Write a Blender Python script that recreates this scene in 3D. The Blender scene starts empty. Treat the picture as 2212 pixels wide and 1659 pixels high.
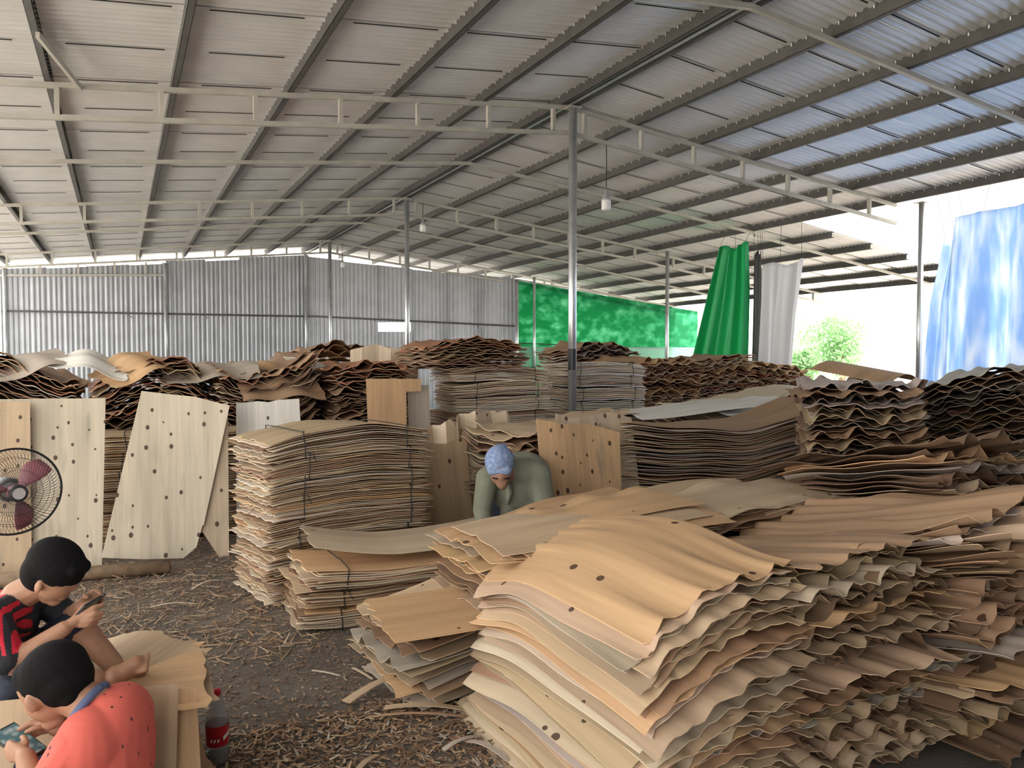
import bpy, bmesh, math, random
import numpy as np
from mathutils import Vector, Matrix
PI = math.pi
R = math.radians
scene = bpy.context.scene
C = scene.collection

# ---------------------------------------------------------------- camera
cam = bpy.data.cameras.new('camera')
cam.sensor_fit = 'HORIZONTAL'; cam.sensor_width = 36.0
cam.lens = 36.0 * 1660.0 / 2212.0
cam.clip_end = 400
cam_o = bpy.data.objects.new('camera', cam); C.objects.link(cam_o)
cam_o.location = (0, 0, 1.7)
cam_o.rotation_euler = (R(90 - 2.05), 0, R(-27))
scene.camera = cam_o

# ---------------------------------------------------------------- world, sun, exposure
world = bpy.data.worlds.new('overcast_sky'); scene.world = world
world.use_nodes = True
bg = world.node_tree.nodes['Background']
bg.inputs['Color'].default_value = (1.0, 0.985, 0.955, 1)
bg.inputs['Strength'].default_value = 1.0
sun = bpy.data.lights.new('sun', 'SUN'); sun.energy = 4.0; sun.angle = R(12); sun.color = (1, 0.96, 0.9)
sun_o = bpy.data.objects.new('sun', sun); C.objects.link(sun_o)
sun_o.rotation_euler = (R(28), R(12), 0)
scene.view_settings.view_transform = 'Standard'
scene.view_settings.look = 'None'
scene.view_settings.gamma = 1
scene.view_settings.use_curve_mapping = False
scene.view_settings.exposure = 1.95
scene.cycles.use_adaptive_sampling = True
scene.cycles.adaptive_threshold = 0.03
scene.cycles.max_bounces = 5
scene.cycles.diffuse_bounces = 4
scene.cycles.glossy_bounces = 2
scene.cycles.transparent_max_bounces = 8

# ---------------------------------------------------------------- materials
def new_mat(name):
    m = bpy.data.materials.new(name); m.use_nodes = True
    return m, m.node_tree.nodes, m.node_tree.links, m.node_tree.nodes['Principled BSDF']

def plain(name, col, rough=0.6, metal=0.0, noise=0.0, nscale=8.0, bump=0.0, spec=None):
    m, N, L, b = new_mat(name)
    b.inputs['Base Color'].default_value = (*col, 1)
    b.inputs['Roughness'].default_value = rough
    b.inputs['Metallic'].default_value = metal
    if spec is not None: b.inputs['Specular IOR Level'].default_value = spec
    if noise or bump:
        tc = N.new('ShaderNodeTexCoord'); n = N.new('ShaderNodeTexNoise')
        n.inputs['Scale'].default_value = nscale; n.inputs['Detail'].default_value = 3
        L.new(tc.outputs['Object'], n.inputs['Vector'])
        if noise:
            r = N.new('ShaderNodeValToRGB')
            r.color_ramp.elements[0].position = 0.3; r.color_ramp.elements[1].position = 0.7
            r.color_ramp.elements[0].color = (*[c * (1 - noise) for c in col], 1)
            r.color_ramp.elements[1].color = (*[min(1, c * (1 + noise)) for c in col], 1)
            L.new(n.outputs['Fac'], r.inputs['Fac']); L.new(r.outputs['Color'], b.inputs['Base Color'])
        if bump:
            bp = N.new('ShaderNodeBump'); bp.inputs['Strength'].default_value = bump
            L.new(n.outputs['Fac'], bp.inputs['Height']); L.new(bp.outputs['Normal'], b.inputs['Normal'])
    return m

def math_node(N, L, op, a, b=None):
    n = N.new('ShaderNodeMath'); n.operation = op
    for i, v in enumerate((a, b)):
        if v is None: continue
        if isinstance(v, (int, float)): n.inputs[i].default_value = v
        else: L.new(v, n.inputs[i])
    return n.outputs[0]

def veneer(name, gain=1.0, knots=True):
    m, N, L, b = new_mat(name)
    b.inputs['Roughness'].default_value = 0.62
    b.inputs['Specular IOR Level'].default_value = 0.3
    at = N.new('ShaderNodeAttribute'); at.attribute_name = 'tint'
    uv = N.new('ShaderNodeUVMap')
    def stretched(sx, sy):
        mp = N.new('ShaderNodeMapping'); mp.inputs['Scale'].default_value = (sx, sy, 1)
        L.new(uv.outputs['UV'], mp.inputs['Vector']); return mp.outputs['Vector']
    n1 = N.new('ShaderNodeTexNoise'); n1.inputs['Scale'].default_value = 1; n1.inputs['Detail'].default_value = 3
    L.new(stretched(1.6, 46), n1.inputs['Vector'])
    n2 = N.new('ShaderNodeTexNoise'); n2.inputs['Scale'].default_value = 1; n2.inputs['Detail'].default_value = 1
    L.new(stretched(0.8, 7), n2.inputs['Vector'])
    g = math_node(N, L, 'ADD', math_node(N, L, 'MULTIPLY', n1.outputs['Fac'], 0.42), math_node(N, L, 'MULTIPLY', n2.outputs['Fac'], 0.55))
    g = math_node(N, L, 'ADD', math_node(N, L, 'MULTIPLY', g, gain * 1.05), gain * 0.5)
    mx = N.new('ShaderNodeMix'); mx.data_type = 'RGBA'; mx.blend_type = 'MULTIPLY'; mx.inputs['Factor'].default_value = 1
    L.new(at.outputs['Color'], mx.inputs['A']); L.new(g, mx.inputs['B'])
    out = mx.outputs['Result']
    if knots:
        n3 = N.new('ShaderNodeTexNoise'); n3.inputs['Scale'].default_value = 1; n3.inputs['Detail'].default_value = 2
        L.new(stretched(2.2, 9), n3.inputs['Vector'])
        st = math_node(N, L, 'MULTIPLY', math_node(N, L, 'SUBTRACT', n3.outputs['Fac'], 0.58), 5.0)
        st.node.use_clamp = True
        st = math_node(N, L, 'MULTIPLY', st, math_node(N, L, 'MULTIPLY', at.outputs['Alpha'], 0.6))
        q = N.new('ShaderNodeMix'); q.data_type = 'RGBA'; L.new(st, q.inputs['Factor']); L.new(out, q.inputs['A']); q.inputs['B'].default_value = (0.20, 0.19, 0.15, 1)
        out = q.outputs['Result']
        v = N.new('ShaderNodeTexVoronoi'); v.voronoi_dimensions = '2D'; v.inputs['Scale'].default_value = 1
        L.new(stretched(5.5, 7.5), v.inputs['Vector'])
        sp = N.new('ShaderNodeSeparateColor'); L.new(v.outputs['Color'], sp.inputs['Color'])
        rad = math_node(N, L, 'ADD', math_node(N, L, 'MULTIPLY', sp.outputs['Red'], 0.075), 0.05)
        inside = math_node(N, L, 'LESS_THAN', v.outputs['Distance'], rad)
        keep = math_node(N, L, 'LESS_THAN', sp.outputs['Green'], at.outputs['Alpha'])
        k = N.new('ShaderNodeMix'); k.data_type = 'RGBA'
        L.new(math_node(N, L, 'MULTIPLY', math_node(N, L, 'MULTIPLY', inside, keep), 0.9), k.inputs['Factor'])
        L.new(out, k.inputs['A']); k.inputs['B'].default_value = (0.045, 0.022, 0.012, 1)
        out = k.outputs['Result']
    L.new(out, b.inputs['Base Color'])
    return m

def translucent(name, col, trans_col, mix=0.6, rough=0.4, stain=0.0, scale=6.0, stretch=(1, 1, 1), stain_col=None, lo=0.4, hi=0.7):
    m, N, L, b = new_mat(name)
    b.inputs['Roughness'].default_value = rough
    t = N.new('ShaderNodeBsdfTranslucent'); ms = N.new('ShaderNodeMixShader'); ms.inputs['Fac'].default_value = mix
    out = N['Material Output']
    L.new(b.outputs['BSDF'], ms.inputs[1]); L.new(t.outputs['BSDF'], ms.inputs[2]); L.new(ms.outputs['Shader'], out.inputs['Surface'])
    b.inputs['Base Color'].default_value = (*col, 1); t.inputs['Color'].default_value = (*trans_col, 1)
    if stain:
        tc = N.new('ShaderNodeTexCoord'); mp = N.new('ShaderNodeMapping'); mp.inputs['Scale'].default_value = stretch
        n = N.new('ShaderNodeTexNoise'); n.inputs['Scale'].default_value = scale; n.inputs['Detail'].default_value = 5
        L.new(tc.outputs['Object'], mp.inputs['Vector']); L.new(mp.outputs['Vector'], n.inputs['Vector'])
        r = N.new('ShaderNodeValToRGB'); r.color_ramp.elements[0].position = lo; r.color_ramp.elements[1].position = hi
        r.color_ramp.elements[0].color = (*trans_col, 1)
        r.color_ramp.elements[1].color = (*(stain_col or [min(1, c * (1 + stain) + 0.1 * stain) for c in trans_col]), 1)
        L.new(n.outputs['Fac'], r.inputs['Fac']); L.new(r.outputs['Color'], t.inputs['Color'])
    return m

M = {}
M['face'] = veneer('veneer_face')
M['edge'] = veneer('veneer_edge', 1.22, False)  # cut edges lighter: fresh wood, plus caught light put into the colour
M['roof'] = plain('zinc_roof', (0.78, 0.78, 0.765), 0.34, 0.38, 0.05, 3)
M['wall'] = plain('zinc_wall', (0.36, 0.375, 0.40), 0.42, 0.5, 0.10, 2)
M['purlin'] = plain('purlin_steel', (0.09, 0.085, 0.08), 0.6, 0.3, 0.15, 6)
M['truss'] = plain('truss_steel', (0.44, 0.42, 0.365), 0.5, 0.25, 0.12, 5)
M['post'] = plain('galvanised_pipe', (0.62, 0.64, 0.66), 0.32, 0.75, 0.1, 9)
M['screw'] = plain('screw_tip', (0.85, 0.85, 0.83), 0.35, 0.6)
M['cord'] = plain('black_tie', (0.015, 0.014, 0.014), 0.7)
M['bark'] = plain('pole_wood', (0.24, 0.16, 0.10), 0.8, 0, 0.3, 14, 0.4)
M['white'] = plain('white_plastic', (0.8, 0.8, 0.79), 0.4)
M['black'] = plain('black_plastic', (0.02, 0.02, 0.022), 0.4)
M['grey'] = plain('grey_plastic', (0.35, 0.36, 0.37), 0.4)

# ---------------------------------------------------------------- helpers
def link(o, parent=None):
    C.objects.link(o)
    if parent is not None: o.parent = parent
    return o

def tag(o, label=None, cat=None, group=None, kind=None):
    if label: o['label'] = label
    if cat: o['category'] = cat
    if group: o['group'] = group
    if kind: o['kind'] = kind
    return o

def empty(name, loc=(0, 0, 0), rz=0.0, parent=None):
    o = bpy.data.objects.new(name, None); o.location = loc; o.rotation_euler = (0, 0, rz)
    o.empty_display_size = 0.1
    return link(o, parent)

def mesh_obj(name, verts, faces, mats, parent=None, loc=(0, 0, 0), rz=0.0, smooth=False):
    me = bpy.data.meshes.new(name); me.from_pydata([tuple(v) for v in verts], [], [tuple(f) for f in faces])
    for m in (mats if isinstance(mats, (list, tuple)) else [mats]): me.materials.append(m)
    if smooth: me.polygons.foreach_set('use_smooth', [True] * len(me.polygons))
    me.update()
    o = bpy.data.objects.new(name, me); o.location = loc; o.rotation_euler = (0, 0, rz)
    return link(o, parent)

def copy_obj(o, loc, parent=None, rz=None):
    c = o.copy(); link(c, parent); c.location = loc
    if rz is not None: c.rotation_euler = (0, 0, rz)
    return c

class MB:
    """collects boxes, tubes and lathes for one mesh"""
    def __init__(s): s.v = []; s.f = []
    def add(s, v, f):
        n = len(s.v); s.v += [tuple(p) for p in v]; s.f += [tuple(i + n for i in q) for q in f]; return s
    def box(s, a, b):
        (x0, y0, z0), (x1, y1, z1) = a, b
        return s.add([(x0, y0, z0), (x1, y0, z0), (x1, y1, z0), (x0, y1, z0), (x0, y0, z1), (x1, y0, z1), (x1, y1, z1), (x0, y1, z1)],
                     [(3, 2, 1, 0), (4, 5, 6, 7), (0, 1, 5, 4), (1, 2, 6, 5), (2, 3, 7, 6), (3, 0, 4, 7)])
    def bar(s, p, q, w, h):
        """rectangular bar from p to q, w across, h in the up direction"""
        p, q = Vector(p), Vector(q); d = (q - p).normalized()
        up = Vector((0, 0, 1)) if abs(d.z) < 0.95 else Vector((0, 1, 0))
        a = d.cross(up).normalized(); u = a.cross(d).normalized()
        v = [e + a * (w / 2 * i) + u * (h / 2 * j) for e in (p, q) for i, j in ((-1, -1), (1, -1), (1, 1), (-1, 1))]
        return s.add(v, [(3, 2, 1, 0), (4, 5, 6, 7), (0, 1, 5, 4), (1, 2, 6, 5), (2, 3, 7, 6), (3, 0, 4, 7)])
    def tube(s, pts, r, n=8, cap=True):
        pts = [Vector(p) for p in pts]; rr = r if isinstance(r, (list, tuple)) else [r] * len(pts)
        v = []; f = []; prev = None
        for i, p in enumerate(pts):
            d = (pts[min(i + 1, len(pts) - 1)] - pts[max(i - 1, 0)]).normalized()
            a = prev - d * prev.dot(d) if prev is not None else d.orthogonal()
            a.normalize(); prev = a; b = d.cross(a)
            v += [p + (a * math.cos(2 * PI * k / n) + b * math.sin(2 * PI * k / n)) * rr[i] for k in range(n)]
        for i in range(len(pts) - 1):
            f += [(i * n + k, i * n + (k + 1) % n, (i + 1) * n + (k + 1) % n, (i + 1) * n + k) for k in range(n)]
        if cap: f += [tuple(range(n - 1, -1, -1)), tuple(range((len(pts) - 1) * n, len(pts) * n))]
        return s.add(v, f)
    def lathe(s, prof, n=24, c=(0, 0, 0)):
        v = [(c[0] + r * math.cos(2 * PI * k / n), c[1] + r * math.sin(2 * PI * k / n), c[2] + z) for r, z in prof for k in range(n)]
        f = [(i * n + k, i * n + (k + 1) % n, (i + 1) * n + (k + 1) % n, (i + 1) * n + k) for i in range(len(prof) - 1) for k in range(n)]
        return s.add(v, f)
    def obj(s, name, mat, parent=None, loc=(0, 0, 0), rz=0.0, smooth=False):
        return mesh_obj(name, s.v, s.f, mat, parent, loc, rz, smooth)

def finish_sheet(name, V, F, UV, MI, tint, parent=None, loc=(0, 0, 0), rz=0.0, mats=None):
    """one mesh of veneer from arrays; tint is rgba for all points or one row for each"""
    me = bpy.data.meshes.new(name)
    nv, nf = len(V), len(F)
    me.vertices.add(nv); me.vertices.foreach_set('co', np.asarray(V, np.float32).ravel())
    Fa = np.asarray(F, np.int32)
    me.loops.add(nf * 4); me.loops.foreach_set('vertex_index', Fa.ravel())
    me.polygons.add(nf); me.polygons.foreach_set('loop_start', np.arange(0, nf * 4, 4, dtype=np.int32))
    me.polygons.foreach_set('material_index', np.asarray(MI, np.int32))
    for m in (mats or (M['face'], M['edge'])): me.materials.append(m)
    uv = me.uv_layers.new(name='UVMap'); uv.data.foreach_set('uv', np.asarray(UV, np.float32)[Fa.ravel()].ravel())
    ca = me.color_attributes.new('tint', 'FLOAT_COLOR', 'POINT')
    t = np.asarray(tint, np.float32)
    if t.ndim == 1: t = np.tile(t, (nv, 1))
    ca.data.foreach_set('color', t.ravel())
    me.update(calc_edges=True)
    me.polygons.foreach_set('use_smooth', [True] * nf)
    o = bpy.data.objects.new(name, me); o.location = loc; o.rotation_euler = (0, 0, rz)
    return link(o, parent)

def grid_sheet(X, Y, Z, t, uvx, uvy):
    """closed thin sheet over a curved grid; side strips have their own points so that edges stay crisp"""
    a, b = X.shape
    top = np.stack([X, Y, Z + t], -1).reshape(-1, 3); bot = np.stack([X, Y, Z], -1).reshape(-1, 3)
    n = a * b; idx = np.arange(n).reshape(a, b)
    q = np.stack([idx[:-1, :-1], idx[1:, :-1], idx[1:, 1:], idx[:-1, 1:]], -1).reshape(-1, 4)
    loop = np.concatenate([idx[:, 0], idx[-1, 1:], idx[-2::-1, -1], idx[0, -2:0:-1]])
    m = len(loop); k = np.arange(m)
    s0 = 2 * n; sides = np.stack([s0 + k, s0 + (k + 1) % m, s0 + m + (k + 1) % m, s0 + m + k], -1)
    V = np.concatenate([top, bot, bot[loop], top[loop]])
    F = np.concatenate([q, q[:, ::-1] + n, sides])
    uv = np.stack([uvx, uvy], -1).reshape(-1, 2)
    UV = np.concatenate([uv, uv + 0.37, uv[loop], uv[loop]])
    MI = np.concatenate([np.zeros(2 * len(q), int), np.ones(m, int)])
    return V, F, UV, MI

TINTS = {
    'pale': (0.53, 0.42, 0.30), 'cream': (0.58, 0.50, 0.385), 'tan': (0.47, 0.345, 0.225), 'orange': (0.54, 0.345, 0.19),
    'brown': (0.36, 0.23, 0.14), 'red': (0.40, 0.195, 0.11), 'grey': (0.44, 0.375, 0.31), 'white': (0.70, 0.67, 0.61), 'dark': (0.22, 0.135, 0.085)}

def pick_tint(rng, mix, knot=0.12):
    names = list(mix); w = np.array([mix[k] for k in names], float); k = names[rng.choice(len(names), p=w / w.sum())]
    c = np.array(TINTS[k]) * rng.uniform(0.82, 1.15) * rng.uniform(0.96, 1.04, 3)
    return (*np.clip(c, 0, 1), knot)

def bilin(f, u, v):
    a, b = f.shape
    u = np.clip(u, 0, a - 1.001); v = np.clip(v, 0, b - 1.001)
    i = u.astype(int); j = v.astype(int); p = u - i; q = v - j
    return (f[i, j] * (1 - p) + f[i + 1, j] * p) * (1 - q) + (f[i, j + 1] * (1 - p) + f[i + 1, j + 1] * p) * q

def gen_pile(rng, L, W, n, dz, nx=20, ny=8, t=0.0035, shape=None, end=(0.0, 0.12), side=(0.0, 0.5), jit=(0.02, 0.015, 0.01),
             ragged=0.008, gap=1.3, drift=0.5, endpow=2.2, z0=0.0, long_var=0.0, H=None, shift=None):
    """sheets settled one on another; x runs along the grain; shape(x, y, s) bends the whole pile, s from 0 at its foot to 1 at its top"""
    out = []; acc = []
    u = np.linspace(-1, 1, nx + 1); v = np.linspace(-1, 1, ny + 1)
    U, Vv = np.meshgrid(u, v, indexing='ij')
    ph = rng.uniform(0, 2 * PI, (2, 4)); phs = rng.uniform(0, 2 * PI, 3)
    low = rng.uniform(0, 2 * PI, 4)
    ga, gb = int(nx * 1.6) + 2, int(ny * 1.6) + 2
    ex, ey = L * 0.75, W * 0.85
    GX, GY = np.meshgrid(np.linspace(-ex, ex, ga), np.linspace(-ey, ey, gb), indexing='ij')
    Hf = np.full((ga, gb), -1.0)
    for k in range(n):
        s = k / max(1, n - 1)
        ph = ph + rng.normal(0, drift, ph.shape); phs = phs + rng.normal(0, drift * 0.6, 3); low = low + rng.normal(0, drift * 0.5, 4)
        l = L * (1 + rng.uniform(-long_var, long_var))
        dx, dy, dr = rng.normal(0, jit[0]), rng.normal(0, jit[1]), rng.normal(0, jit[2])
        if shift is not None: sx, sy = shift(s); dx += sx; dy += sy
        c, sn = math.cos(dr), math.sin(dr)
        x = U * l / 2; y = Vv * W / 2
        PX = c * x - sn * y + dx; PY = sn * x + c * y + dy
        lam = end[1]
        amp = end[0] * rng.uniform(0.45, 1.5)
        wave = np.zeros_like(x)
        for e, sg in enumerate((-1, 1)):
            mask = np.clip((U * sg + 0.25) / 1.25, 0, 1) ** endpow
            w = (np.sin(2 * PI * y / lam + ph[e, 0]) + 0.6 * np.sin(2 * PI * y / (lam * 0.53) + ph[e, 1]) + 0.8 * np.sin(2 * PI * y / (lam * 2.1) + ph[e, 2])) / 1.6
            wave += amp * mask * w
        sw = side[0] * np.abs(Vv) ** 1.6 * (np.sin(2 * PI * x / side[1] + phs[0] + 1.5 * Vv) + 0.7 * np.sin(2 * PI * x / (side[1] * 2.3) + phs[1])) * rng.uniform(0.5, 1.4)
        lf = dz * 0.8 * (np.sin(2.2 * x + low[0]) * np.cos(3 * y + low[1]))
        z = k * dz + wave + sw + lf
        if shape is not None: z = z + shape(PX, PY, s)
        if k: z = np.maximum(z, bilin(Hf, (PX + ex) / (2 * ex) * (ga - 1), (PY + ey) / (2 * ey) * (gb - 1)) + t * gap)
        lx = c * (GX - dx) + sn * (GY - dy); ly = -sn * (GX - dx) + c * (GY - dy)
        ins = (np.abs(lx) < l / 2 * 1.03) & (np.abs(ly) < W / 2 * 1.03)
        zi = bilin(z, (lx / l + 0.5) * nx, (ly / W + 0.5) * ny)
        Hf = np.where(ins, np.maximum(Hf, zi), Hf)
        rg = rng.normal(0, ragged, (2, ny + 1)); rg[:, 1:-1] = rg[:, 1:-1] * 0.5 + 0.25 * (rg[:, :-2] + rg[:, 2:])
        x2 = x + np.clip(U, 0, 1) ** 8 * rg[0] - np.clip(-U, 0, 1) ** 8 * rg[1]
        y2 = y + Vv * 0.006 * np.sin(3.1 * x + k)
        o = rng.uniform(0, 40, 2)
        acc.append((x2, y2, z, x + o[0], y + o[1], dx, dy, dr))
    q = 1.0 if H is None else H / float(np.median(acc[-1][2]))
    lo = min(0.0, float(acc[0][2].min()) * q)
    for x2, y2, z, ux, uy, dx, dy, dr in acc:
        V, F, UV, MI = grid_sheet(x2, y2, z * q - lo + z0, t * min(1.0, max(q, 0.6)), ux, uy)
        out.append(dict(V=V, F=F, UV=UV, MI=MI, off=(dx, dy), dr=dr))
    return out

ONES = 'zeroth first second third fourth fifth sixth seventh eighth ninth tenth eleventh twelfth thirteenth fourteenth fifteenth sixteenth seventeenth eighteenth nineteenth'.split()
TENS = {2: 'twenty', 3: 'thirty', 4: 'forty', 5: 'fifty'}
def ordinal(n):
    if n < 20: return ONES[n]
    return TENS[n // 10][:-1] + 'ieth' if n % 10 == 0 else f'{TENS[n // 10]}-{ONES[n % 10]}'
def tint_word(c):
    v = max(c[:3]); r = c[2] / c[0]
    if v < 0.29: return 'dark brown'
    if v < 0.42: return 'reddish brown' if r < 0.35 else 'brown'
    if r > 0.675: return 'greyish'
    return 'orange-tan' if r < 0.38 else ('tan' if r < 0.5 else 'pale')

def place_loose(name, sheets, origin, rz, rng, mix, label, group, knot=0.10, cat='wood sheet', top=None):
    """every sheet a thing of its own, at its own place"""
    c, s = math.cos(rz), math.sin(rz); res = []
    for i, d in enumerate(sheets):
        zc = float(d['V'][:, 2].min())
        V = d['V'] - np.array([0, 0, zc])
        dx, dy = d['off']
        o = finish_sheet(name, V, d['F'], d['UV'], d['MI'], (tn := (*TINTS[top], 0.12) if top and i == len(sheets) - 1 else pick_tint(rng, mix, knot)), None,
                         (origin[0] + c * dx - s * dy, origin[1] + s * dx + c * dy, origin[2] + zc), rz + d['dr'])
        tag(o, f"{tint_word(tn)} veneer sheet, {ordinal(len(sheets) - i)} from the top {label}", cat, group); res.append(o)
    return res

def place_heap(name, sheets, origin, rz, rng, mix, label, knot=0.1, cat='wood heap'):
    """a far heap beyond counting: one object"""
    Vs, Fs, Us, Ms, Ts = [], [], [], [], []; n = 0
    for d in sheets:
        a = d['dr']; c, s = math.cos(a), math.sin(a)
        V = d['V'].copy(); x = V[:, 0] * c - V[:, 1] * s + d['off'][0]; y = V[:, 0] * s + V[:, 1] * c + d['off'][1]
        V[:, 0] = x; V[:, 1] = y
        Vs.append(V); Fs.append(d['F'] + n); Us.append(d['UV']); Ms.append(d['MI']); n += len(V)
        Ts.append(np.tile(np.array(pick_tint(rng, mix, knot)), (len(V), 1)))
    o = finish_sheet(name, np.concatenate(Vs), np.concatenate(Fs), np.concatenate(Us), np.concatenate(Ms), np.concatenate(Ts), None, origin, rz)
    return tag(o, label, cat, None, 'stuff')

def place_bundle(rng, origin, rz, L, W, n, dz, mix, label, group, z_shape=None, ties=(-0.32, 0.34), jit=(0.012, 0.008, 0.008), end=(0.006, 0.1), knot=0.05, nx=22, ny=6, side=0.004, t=0.006):
    """a tied bundle: sheets and cords are its parts; returns the height of its top"""
    root = empty('veneer_bundle', origin, rz); tag(root, label, 'wood bundle', group)
    sh = gen_pile(rng, L, W, n, dz, nx, ny, shape=z_shape, end=end, side=(side, 0.55), jit=jit, long_var=0.015, t=t, ragged=0.016)
    tops = []
    for d in sh:
        zc = float(d['V'][:, 2].min())
        finish_sheet('sheet', d['V'] - np.array([0, 0, zc]), d['F'], d['UV'], d['MI'], pick_tint(rng, mix, knot), root, (d['off'][0], d['off'][1], zc), d['dr'])
    Vt, Vb = sh[-1]['V'], sh[0]['V']
    for tx in ties:
        tx = tx * L + rng.uniform(-0.03, 0.03)
        def zat(V, top):
            sel = V[np.abs(V[:, 0] - tx) < L / nx]
            return float(sel[:, 2].max() if top else sel[:, 2].min())
        zt, zb = zat(Vt, True) + 0.004, zat(Vb, False) - 0.002
        w = W / 2 + 0.016; q = rng.uniform(-0.025, 0.025)
        pts = [(tx, -w, zb), (tx + q * 0.4, -w - 0.008, zb * 0.6 + zt * 0.4), (tx + q, -w, zt), (tx + q, -w * 0.3, zt + 0.004), (tx, w * 0.4, zt + 0.004), (tx, w, zt), (tx, w, zb), (tx, 0, zb), (tx, -w, zb)]
        MB().tube(pts, 0.0042, 5, False).obj('tie_cord', M['cord'], root)
        if rng.random() < 0.6:
            a = rng.uniform(-0.05, 0.05)
            MB().tube([(tx + q, -w - 0.006, zt - 0.02), (tx + q + a * 0.6, -w - 0.014, zt + 0.012), (tx + q + a, -w - 0.012, zt - 0.03), (tx + q + a * 1.4, -w - 0.016, zt - 0.055)], 0.0034, 5).obj('cord_tail', M['cord'], root)
    return root, float(Vt[:, 2].max()), float(np.median(Vt[:, 2]))
# ================================================================ the shed
RX, RH, SL = 5.31, 5.0, 0.1085           # ridge line, its height, slope of the roof
def roof_z(x): return RH - SL * abs(x - RX)
EAVE_R, EAVE_L = 11.80, -2.75
Y0, Y1 = -3.0, 25.0

# ground outside and the floor
def ground_mat():
    m = plain('pale_yard', (0.62, 0.58, 0.52), 0.9, 0, 0.15, 0.6); return m
def floor_mat():
    m, N, L, b = new_mat('dirty_floor'); b.inputs['Roughness'].default_value = 0.9
    tc = N.new('ShaderNodeTexCoord')
    n = N.new('ShaderNodeTexNoise'); n.inputs['Scale'].default_value = 1.1; n.inputs['Detail'].default_value = 9; n.inputs['Roughness'].default_value = 0.65
    L.new(tc.outputs['Object'], n.inputs['Vector'])
    r = N.new('ShaderNodeValToRGB'); e = r.color_ramp.elements
    e[0].position = 0.35; e[0].color = (0.068, 0.055, 0.045, 1); e[1].position = 0.68; e[1].color = (0.155, 0.128, 0.104, 1)
    L.new(n.outputs['Fac'], r.inputs['Fac']); L.new(r.outputs['Color'], b.inputs['Base Color'])
    n2 = N.new('ShaderNodeTexNoise'); n2.inputs['Scale'].default_value = 60; n2.inputs['Detail'].default_value = 4
    L.new(tc.outputs['Object'], n2.inputs['Vector'])
    bp = N.new('ShaderNodeBump'); bp.inputs['Strength'].default_value = 0.5; bp.inputs['Distance'].default_value = 0.01
    L.new(n2.outputs['Fac'], bp.inputs['Height']); L.new(bp.outputs['Normal'], b.inputs['Normal'])
    return m
o = mesh_obj('ground', [(-120, -120, -0.06), (160, -120, -0.06), (160, 160, -0.06), (-120, 160, -0.06)], [(0, 1, 2, 3)], ground_mat()); tag(o, kind='structure')
o = MB().box((-3.2, -4, -0.05), (19.0, 25.6, 0.0)).obj('floor', floor_mat()); tag(o, kind='structure')

# corrugated roof: one object for each sheet
roof = empty('roof', (0, 0, 0)); tag(roof, kind='structure')
def corr_roof(x0, x1, zf, w=1.07, waves=10, amp=0.017, per=8):
    n = waves * per + 3
    ys = np.linspace(-0.035, w - 0.035, n)
    prof = amp * np.cos(2 * PI * ys / 0.1)
    V = [(x0, y, zf(x0) + p) for y, p in zip(ys, prof)] + [(x1, y, zf(x1) + p) for y, p in zip(ys, prof)]
    V += [(x, y, z + 0.0015) for x, y, z in V]
    F = []
    for i in range(n - 1):
        F += [(i, i + 1, n + i + 1, n + i), (2 * n + i, 3 * n + i, 3 * n + i + 1, 2 * n + i + 1)]
    F += [(0, n, 3 * n, 2 * n), (n - 1, 3 * n - 1, 4 * n - 1, 2 * n - 1)]
    return V, F
PUR = 0.075
def add_roof(x0, x1, zf, ya, yb):
    V, F = corr_roof(x0, x1, zf); first = None; k = 0; y = ya
    while y < yb - 0.2:
        lift = 0.010 * (k % 2)
        if first is None: first = mesh_obj('roof_sheet', V, F, M['roof'], roof, (0, y, lift))
        else: copy_obj(first, (0, y, lift), roof)
        y += 1.0; k += 1
zmain = lambda x: roof_z(x) + PUR + 0.05
add_roof(RX + 0.01, EAVE_R + 0.28, zmain, Y0, Y1)
add_roof(EAVE_L - 0.3, RX - 0.01, zmain, Y0, Y1)
ZX = lambda x: 4.25 - 0.135 * (x - EAVE_R)
zext = lambda x: ZX(x) + PUR + 0.05
add_roof(EAVE_R + 0.1, 17.7, zext, 11.0, 22.5)
# shadow gaps at the sheet laps, put in as dark strips between the purlins
M['lap_shade'] = plain('lap_gap_shade', (0.02, 0.02, 0.02), 0.9)
def lap_shade_strips(xs, zf, ya, yb):
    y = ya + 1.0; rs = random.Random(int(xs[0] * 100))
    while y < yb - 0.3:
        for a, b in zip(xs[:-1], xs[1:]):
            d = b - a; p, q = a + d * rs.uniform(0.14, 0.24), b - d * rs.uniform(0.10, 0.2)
            MB().bar((p, y, zf(p) - 0.018), (q, y, zf(q) - 0.018), 0.014, 0.006).obj('shade_strip', M['lap_shade'], roof)
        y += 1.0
lap_shade_strips([RX, 6.41, 7.53, 8.55, 9.66, 10.69, 11.76], zmain, 1.0, 24.5)
lap_shade_strips([-2.65, -1.65, -0.58, 0.55, 1.72, 2.91, 4.09, RX], zmain, 1.0, 24.5)
lap_shade_strips([11.8, 12.9, 14.05, 15.2, 16.35, 17.5], zext, 11.0, 22.4)
# ridge cap
o = MB().add([(RX - 0.25, Y0, roof_z(RX - 0.25) + PUR + 0.08), (RX, Y0, RH + PUR + 0.11), (RX + 0.25, Y0, roof_z(RX + 0.25) + PUR + 0.08),
              (RX - 0.25, Y1, roof_z(RX - 0.25) + PUR + 0.08), (RX, Y1, RH + PUR + 0.11), (RX + 0.25, Y1, roof_z(RX + 0.25) + PUR + 0.08)],
             [(0, 1, 4, 3), (1, 2, 5, 4), (3, 4, 1, 0), (4, 5, 2, 1)]).obj('ridge_cap', M['roof'], roof)

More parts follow.
